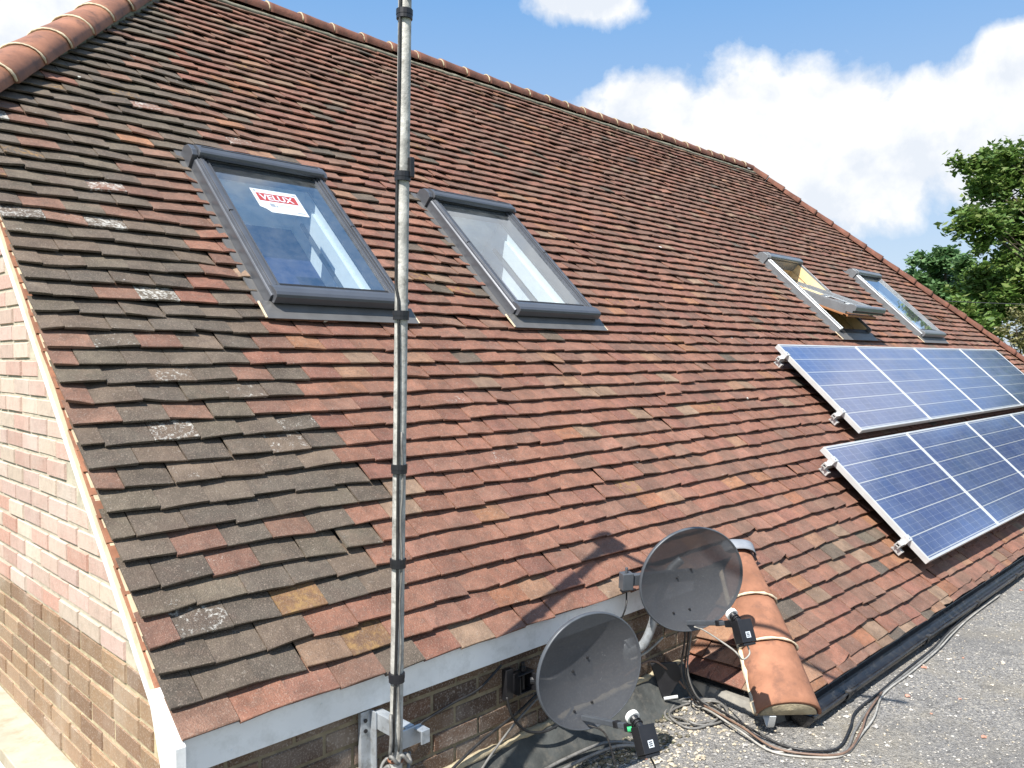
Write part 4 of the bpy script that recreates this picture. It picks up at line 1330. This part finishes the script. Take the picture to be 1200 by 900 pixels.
# mounts
r2, u2, nn = ax1
mb = MB()
mb.box(1.285, 1.325, .028, .052, -.285, -.165); mb.box(1.325, 1.42, .0, .05, -.268, -.262); mb.box(1.325, 1.42, .0, .05, -.195, -.189)
mb.box(1.325, 1.331, -.01, .05, -.262, -.195); mb.box(1.40, 1.412, -.02, .04, -.262, -.195)
mb.tube([(1.37, .02, -.275), (1.37, .02, -.15)], .009, 10); mb.tube([(1.37, .02, -.185), (1.37, .02, -.165)], .014, 6)
mb.tube(smooth_path([(1.40, .01, -.228), (1.46, -.06, -.225), D1 - nn * .14 - u2 * .05, D1 - nn * .070 - u2 * .03], 5), .0175, 12)
mb.box(-.05, .05, -.055, .055, -.095, -.066, 0, Matrix(((r2.x, u2.x, nn.x, D1.x), (r2.y, u2.y, nn.y, D1.y), (r2.z, u2.z, nn.z, D1.z), (0, 0, 0, 1))))
mb.obj('mount', M['black_plastic'], d1, bevel=.002)
mb = MB()
mb.tube([L1 - rgt * .035 - upc * .004, L1 - rgt * .02 - upc * .002], .009, 10)
mb.obj('cable_plug', M['green_plastic'], d1)
r2, u2, nn = ax2
mb = MB()
mb.tube(smooth_path([(2.10, .05, -.30), (2.115, -.02, -.26), (2.135, -.06, -.16), (2.15, -.075, -.06), D2 - nn * .125 - r2 * .05, D2 - nn * .11 - u2 * -.06], 6), .0205, 14)
mb.box(2.06, 2.14, .035, .052, -.36, -.24)
mt = mb.obj('mount', M['galv'], d2, smooth=True)
mb = MB()
Md = Matrix(((r2.x, u2.x, nn.x, D2.x), (r2.y, u2.y, nn.y, D2.y), (r2.z, u2.z, nn.z, D2.z), (0, 0, 0, 1)))
mb.box(-.30, .05, -.03, .02, -.100, -.068, 0, Md); mb.box(-.315, -.262, -.045, .03, -.105, -.06, 0, Md)
mb.tube([Md @ Vector((-.29, .03, -.08)), Md @ Vector((-.29, .055, -.08))], .007, 8)
mb.obj('clamp', M['arm'], d2, bevel=.003)

# ------------------------------------------------------------------ cables on the flat roof and the wall
def gz(x, y, z=.008): return Vector((-.923 + (x + .923) * .9825, -2.212 + (y + 2.212) * .9825, ZG + z))
def cable(pts, r, mat, label, name='cable', n=6, cat='cable'):
    mb = MB(); mb.tube(smooth_path(pts, n), r, 7)
    o = mb.obj(name, mat, None, smooth=True)
    return tag(o, label, cat, 'cables at the foot of the dishes')
main = [(2.60, .06), (2.50, -.05), (2.445, -.19), (2.365, -.39), (2.34, -.56), (2.39, -.70), (2.505, -.775), (2.74, -.745), (2.94, -.70), (3.246, -.665), (3.63, -.655), (4.10, -.645), (4.45, -.615), (4.9, -.595), (5.6, -.585)]
rg = random.Random(8)
specs = [(0.0, .0068, 'cable_grey', 'grey cable sweeping across the gravel, innermost of the loose bundle'),
         (.035,   .0050, 'cable_pale', 'pale cable on the gravel, outermost curve of the loose bundle'),
         (-.028, .0056, 'cable_black', 'black cable hugging the corner kerb inside the loose bundle'),
         (.016, .0052, 'cable_brown', 'brown cable running in the middle of the loose bundle')]
for i, (off, r, mt_, lab) in enumerate(specs):
    pts = []
    for k, (x, y) in enumerate(main):
        j = rg.uniform(-.012, .012)
        kk = 1.0 if k < 9 else .45
        nx_, ny_ = (-1, -.25) if k < 5 else ((-.2, -1) if k < 8 else (.1, -1))
        if mt_ == 'cable_brown' and k > 9: break
        pts.append(gz(x + (off + j) * nx_ * kk, y + (off + j) * ny_ * kk, .008 + .004 * i + (.02 if k in (2, 3) else 0)))
    cable(pts, r, M[mt_], lab)
# loose coil
mb_pts = []
for i in range(84):
    a = R_(60) + i / 83 * TAU * 3.0
    R1 = .155 + .022 * math.sin(i * .37)
    mb_pts.append(gz(2.40 + R1 * 1.0 * math.cos(a) + .01 * math.sin(i * .9), -.135 + R1 * .75 * math.sin(a), .010 + .012 * (i / 83) + .006 * math.sin(i * .6)))
cable(mb_pts, .0056, M['cable_grey'], 'grey cable lying in a loose coil below the dish on the gravel', n=2)
# short end of pale cable on the gravel
cable([gz(2.33, -.45), gz(2.30, -.53), gz(2.32, -.60, .012), gz(2.42, -.62)], .005, M['cable_pale'], 'short pale cable end lying beside the bundle')
# two thick cables coming out from the wall foot
for dx, lab in ((0, 'thick grey cable along the felt upstand, upper of two'), (.05, 'thick grey cable along the felt upstand, lower of two')):
    cable([(1.05, -.03 - dx, -.60), (1.30, -.045 - dx, -.585), (1.55, -.055 - dx, -.575), (1.76, -.10 - dx, -.565), (1.88, -.20 - dx * .5, -.585)], .0075, M['cable_grey'], lab)
# cables on the shaded wall
cable([(.74, .035, -.33), (.86, .04, -.25), (.90, .04, -.235), (1.02, .04, -.215), (1.15, .04, -.20), (1.27, .04, -.14)], .005, M['cable_black'], 'thin black cable rising across the brick wall beside the pole')
cable([(1.29, .03, -.27), (1.31, .02, -.35), (1.37, .0, -.42), (1.46, -.02, -.445), (1.56, -.03, -.43), (1.63, -.02, -.40)], .0055, M['cable_black'], 'black cable looping down from the black wall mount')
cable([(.80, .02, -.56), (.95, .02, -.47), (1.15, .03, -.40), (1.35, .03, -.35), (1.55, .03, -.28), (1.7, .03, -.25)], .006, M['cable_black'], 'black cable slanting up the wall behind the dish')
cable([(.90, -.02, -.58), (1.08, .0, -.52), (1.20, .02, -.46), (1.33, .02, -.38), (1.50, .02, -.30)], .005, M['cable_grey'], 'grey cable slanting up the wall from the felt')
# leads of the dishes
Bx = Mb1 @ Vector((0, .080, 0))
cable([Bx, Bx + Vector((.02, -.01, -.05)), Bx + Vector((.0, -.02, -.11)), Bx + Vector((-.05, .0, -.10)), Bx + Vector((-.10, .05, -.05)), A1_ + rgt * .06 - upc * .02 - fwd * .1, A1_ - fwd * .03 - upc * .014], .0035, M['cable_black'], 'thin black lead hanging below the lower dish receiver')
Bx = Mb2 @ Vector((0, .080, 0))
cable([Bx, Bx + Vector((.0, -.01, -.03)), Bx + Vector((-.04, .0, -.045)), Bx + Vector((-.08, .02, .0)), A2_ + rgt * .03 - upc * .01 - fwd * .08, A2_ - fwd * .02 - upc * .012], .0036, M['cable_pale'], 'thin pale lead looping under the upper dish receiver')
for k, (dx, lab, mt_) in enumerate(((0, 'black lead hanging straight down behind the upper dish', 'cable_black'), (.03, 'black lead beside the other, hanging to the coil', 'cable_black'), (.05, 'grey lead hanging from the upper dish to the bundle', 'cable_grey'))):
    cable([D2 - nn * .07 + Vector((dx, 0, -.15)), (2.25 + dx, -.16, -.22), (2.27 + dx, -.13, -.40), (2.33 + dx * .7, -.15, -.53), (2.40 + dx * .5, -.20, ZG + .02)], .0042, M[mt_], lab)
cable([(2.05, .03, -.40), (2.2, .0, -.36), (2.30, -.03, -.42), (2.38, -.08, -.52)], .005, M['cable_brown'], 'brown cable running from the wall to the coil')
cable([(2.08, .02, -.33), (2.15, -.02, -.30), (2.22, -.06, -.24)], .0055, M['cable_pale'], 'pale cable stub behind the upper dish')
cable([(2.02, .0, .0), (1.99, -.02, -.05), (1.975, -.01, -.10), (1.98, .02, -.14)], .004, M['cable_black'], 'black lead dropping in front of the white fascia end')
# dark fallen flap below the upper dish
mb = MB()
P0 = Vector((2.30, -.02, -.46))
vsx = []
prof = [(-.075, .07), (.05, .075), (.085, .02), (.02, -.085), (-.015, -.10)]
for h in (0, .012):
    for (x, y) in prof:
        vsx.append(P0 + rgt * x + upc * y - fwd * (h + .25 * x * x))
n = len(prof)
mb.add(vsx, [tuple(range(n)), tuple(range(2 * n - 1, n - 1, -1))] + [(i, n + i, n + (i + 1) % n, (i + 1) % n) for i in range(n)])
fl = mb.obj('cable_cover', M['black_plastic'], None, bevel=.004)
tag(fl, 'small black plastic flap against the wall foot behind the coil', 'cover')
mb = MB()
mb.tube([P0 - upc * .095 - rgt * .01 - fwd * .02, P0 - upc * .085 + rgt * .055 - fwd * .02], .008, 10)
mb.obj('metal_edge', M['galv_bright'], fl)

# ------------------------------------------------------------------ trees and wire
def pix(px, py, d):              # a place seen at that bearing, d metres ahead
    return CAM + (fwd + rgt * ((px - 600) / 955) + upc * ((450 - py) / 955)) * d
def tree(name, label, cat, clumps, trunk_base, trunk_top, leaf, mat, n_per, seed, limbs=True):
    rg = random.Random(seed)
    root = empty(name, trunk_base)
    vsx = []; fsx = []; cols = []
    for (c, r) in clumps:
        sub = [(c + Vector((rg.gauss(0, .45), rg.gauss(0, .45), rg.gauss(0, .36))) * r, r * rg.uniform(.28, .5)) for _ in range(9)]
        for _ in range(int(n_per * r * r)):
            sc, sr = rg.choice(sub)
            d = Vector((rg.gauss(0, 1), rg.gauss(0, 1), rg.gauss(0, .75)))
            d = d * sr * .62 if rg.random() < .6 else d.normalized() * sr * 1.1 * (rg.random() ** .5)
            p = sc + d
            s = leaf * rg.uniform(.6, 1.3)
            a = Vector((rg.gauss(0, 1), rg.gauss(0, 1), rg.gauss(0, .5))).normalized()
            nrm = (Vector((rg.gauss(0, .7), rg.gauss(0, .7), 1))).normalized()
            b_ = nrm.cross(a).normalized(); a = b_.cross(nrm)
            k = len(vsx)
            vsx += [p - a * s * .9, p - b_ * s * .5 + a * s * .1 - nrm * s * .12, p + a * s, p + b_ * s * .5 + a * s * .1 - nrm * s * .12]
            fsx.append((k, k + 1, k + 2, k + 3))
            cc = (rg.random(), rg.random(), 0)
            cols += [cc] * 4
    o = mesh_obj('crown', vsx, fsx, mat, root); set_attr(o, 'col', cols)
    mb = MB()
    tb = Vector(trunk_base); tt = Vector(trunk_top)
    H = (tt - tb).length
    mb.tube(smooth_path([tb, tb.lerp(tt, .35) + Vector((.1, .1, 0)), tb.lerp(tt, .7), tt], 4), [.03 * H * (1 - .75 * i / 12) for i in range(13)], 9)
    for ci, (c, r) in enumerate(clumps):
        if ci % 2: continue
        st_ = tb.lerp(tt, min(.95, max(.3, (c.z - tb.z) / (tt.z - tb.z) * .75)))
        mid = st_.lerp(c, .55) + Vector((0, 0, -.12 * (c - st_).length * rg.random()))
        rr = .0065 * H
        mb.tube(smooth_path([st_, mid, c], 4), [rr * (1 - .85 * i / 8) for i in range(9)], 6)
        for _ in range(3):
            e = c + Vector((rg.gauss(0, .5), rg.gauss(0, .5), rg.gauss(0, .4))) * r
            mb.tube([mid, mid.lerp(e, .6) + Vector((0, 0, .04 * r)), e], [rr * .4, rr * .25, rr * .08], 5)
    mb.obj('trunk', M['bark'], root, smooth=True)
    tag(root, label, cat)
    return root
DA = 26.0
cl = []
for (px, py, r_) in ((1192, 195, 38), (1160, 196, 24), (1146, 212, 14), (1212, 235, 44), (1150, 262, 26), (1132, 252, 12), (1178, 258, 28), (1205, 300, 42), (1152, 322, 24), (1180, 338, 34),
                     (1140, 345, 24), (1165, 365, 28), (1205, 365, 40), (1125, 362, 18), (1145, 378, 22), (1235, 190, 40), (1260, 250, 60), (1255, 330, 60), (1290, 180, 50), (1340, 270, 65), (1330, 330, 75),
                     (1410, 320, 60), (1450, 345, 60), (1630, 40, 60), (1650, 120, 80), (1600, 190, 60), (1660, 230, 90), (1560, 300, 80), (1690, 60, 70)):
    cl.append((pix(px, py, DA + random.Random(px).uniform(-2.2, 2.2)), r_ / 955 * DA * 1.06))
tb = pix(1330, 419, DA); tb.z = -3.2
tree('broadleaf_tree', 'big dark green broadleaf tree with open branches at the right edge', 'tree', cl, tb, pix(1320, 150, DA), .125, M['leaf_a'], 2100, 3)
DB = 40.0
cl = [(pix(px, py, DB + random.Random(px).uniform(-1, 1)), r_ / 955 * DB) for (px, py, r_) in
      ((1085, 306, 18), (1108, 302, 18), (1128, 312, 18), (1078, 326, 16), (1100, 328, 22), (1124, 338, 22), (1112, 355, 20), (1140, 330, 18), (1095, 345, 16))]
tb = pix(1110, 419, DB); tb.z = -3.2
tree('broadleaf_tree', 'smaller lighter green tree seen past the hip, left of the big tree', 'tree', cl, tb, pix(1108, 320, DB), .18, M['leaf_b'], 1200, 4)
DC = 19.0
cl = [(pix(px, py, DC), r_ / 955 * DC) for (px, py, r_) in ((1190, 378, 14), (1204, 372, 18), (1182, 396, 14), (1198, 400, 18), (1215, 392, 22), (1175, 410, 12), (1230, 380, 20))]
tb = pix(1205, 419, DC); tb.z = -3.2
tree('shrub', 'yellowish flowering shrub low at the right edge in front of the tree', 'shrub', cl, tb, pix(1205, 395, DC), .055, M['leaf_c'], 2600, 5)
mb = MB()
pa, pb = pix(1060, 351, 17), pix(1700, 347, 24)
mb.tube([pa.lerp(pb, i / 16) + Vector((0, 0, -.25 * math.sin(math.pi * i / 16))) for i in range(17)], .0095, 6)
o = mb.obj('overhead_wire', M['wire'], None, smooth=True); tag(o, 'thin dark overhead wire crossing in front of the big tree', 'wire')

# ------------------------------------------------------------------ camera, sun, sky
cam = bpy.data.cameras.new('camera'); co = bpy.data.objects.new('camera', cam); COL.objects.link(co)
cam.sensor_width = 36; cam.lens = 955 / 1200 * 36; cam.clip_end = 3000; cam.clip_start = .05
co.location = CAM
q = Matrix((rgt, upc, -fwd)).transposed()
co.rotation_euler = q.to_euler()
scene.camera = co

sl = bpy.data.lights.new('sun', 'SUN'); so_ = bpy.data.objects.new('sun', sl); COL.objects.link(so_)
sl.energy = 4.85; sl.angle = R_(.53); sl.color = (1.0, .955, .88)
so_.rotation_euler = SUN.to_track_quat('Z', 'Y').to_euler()
so_.location = (0, 0, 30)

w = bpy.data.worlds.new('World'); scene.world = w; w.use_nodes = True
nt = w.node_tree; bg = nt.nodes['Background']
sky = nt.nodes.new('ShaderNodeTexSky'); sky.sky_type = 'NISHITA'; sky.sun_disc = False
sky.sun_elevation = math.asin(SUN.z); sky.sun_rotation = math.atan2(SUN.x, SUN.y)
sky.air_density = 1.0; sky.dust_density = 1.3; sky.ozone_density = 1.2
tc = nt.nodes.new('ShaderNodeTexCoord'); dvec = tc.outputs['Generated']
def cloud_blob(px, py, rx, ry):
    """soft patch of cloud round the bearing of that place in the sky"""
    c = (fwd + rgt * ((px - 600) / 955) + upc * ((450 - py) / 955)).normalized()
    s = c.cross(Vector((0, 0, 1))).normalized(); t = s.cross(c)
    def dot(v):
        n = nt.nodes.new('ShaderNodeVectorMath'); n.operation = 'DOT_PRODUCT'
        nt.links.new(dvec, n.inputs[0]); n.inputs[1].default_value = v
        return n.outputs['Value']
    a = math_n(nt, 'DIVIDE', dot(s), rx / 955); b_ = math_n(nt, 'DIVIDE', dot(t), ry / 955); f = dot(c)
    d2_ = math_n(nt, 'ADD', math_n(nt, 'MULTIPLY', a, a), math_n(nt, 'MULTIPLY', b_, b_))
    val = math_n(nt, 'SUBTRACT', 1.0, math_n(nt, 'SQRT', d2_))
    return math_n(nt, 'MULTIPLY', val, math_n(nt, 'GREATER_THAN', f, 0.0))
blobs = [(850, 160, 165, 105), (770, 130, 95, 55), (960, 150, 120, 92), (1000, 205, 205, 95), (1120, 130, 110, 70), (1195, 75, 80, 45), (1180, 200, 130, 85),
         (690, -5, 80, 42), (10, 0, 230, 135), (1330, 150, 160, 120)]
tot = None
for bb in blobs:
    x = cloud_blob(*bb)
    x = math_n(nt, 'MAXIMUM', x, -1.5)
    tot = x if tot is None else math_n(nt, 'SMOOTH_MAX', tot, x, .12)
def far_blob(d, r):
    d = Vector(d).normalized()
    n = nt.nodes.new('ShaderNodeVectorMath'); n.operation = 'DISTANCE'
    nt.links.new(dvec, n.inputs[0]); n.inputs[1].default_value = d
    return math_n(nt, 'SUBTRACT', 1.0, math_n(nt, 'DIVIDE', n.outputs['Value'], r))
for d_, r_ in (((.71, .15, .69), .15), ((.46, .27, .85), .13), ((.93, -.06, .36), .12), ((-.5, .6, .6), .4), ((-.3, -.8, .5), .4), ((.5, -.7, .5), .3)):  # includes unseen clouds added to whiten the window and panel reflections
    tot = math_n(nt, 'MAXIMUM', tot, math_n(nt, 'MAXIMUM', far_blob(d_, r_), -1.5))
n1_ = noise_n(nt, dvec, 5.5, 9, .58, .15)
sh_ = nt.nodes.new('ShaderNodeVectorMath'); sh_.operation = 'ADD'; nt.links.new(dvec, sh_.inputs[0]); sh_.inputs[1].default_value = (-.02, .0, .035)
n1b = noise_n(nt, sh_.outputs[0], 5.5, 9, .58, .15)
n2_ = noise_n(nt, dvec, 2.1, 6, .55)
field = math_n(nt, 'ADD', math_n(nt, 'MULTIPLY', math_n(nt, 'SUBTRACT', n1_, .5), 2.3), math_n(nt, 'ADD', tot, -.16))
mask = ramp(nt, field, -.02, .26)
# scattered cloud over the rest of the sky
high = nt.nodes.new('ShaderNodeSeparateXYZ'); nt.links.new(dvec, high.inputs[0])
mask2 = math_n(nt, 'MULTIPLY', mask, .97)
shade = noise_n(nt, dvec, 4.0, 5, .5)
lit = math_n(nt, 'ADD', math_n(nt, 'MULTIPLY', math_n(nt, 'SUBTRACT', n1_, n1b), 4.5), math_n(nt, 'MULTIPLY', shade, .9))
ccol = mix_c(nt, ramp(nt, lit, .12, .62), (6.9, 7.3, 7.9), (8.6, 8.65, 8.7))
hz = mix_c(nt, ramp(nt, high.outputs[2], .0, .42), (6.2, 7.2, 8.2), (1.75, 4.1, 7.9))
skyc = mix_c(nt, .75, sky.outputs[0], hz)
fin = mix_c(nt, mask2, skyc, ccol)
nt.links.new(fin, bg.inputs['Color'])
bg.inputs['Strength'].default_value = .064
scene.view_settings.view_transform = 'Standard'; scene.view_settings.look = 'None'
scene.view_settings.exposure = 0.95; scene.view_settings.gamma = 1.0
scene.view_settings.use_curve_mapping = False
scene.render.engine = 'CYCLES'
scene.cycles.use_denoising = True
scene.cycles.max_bounces = 8; scene.cycles.transparent_max_bounces = 16
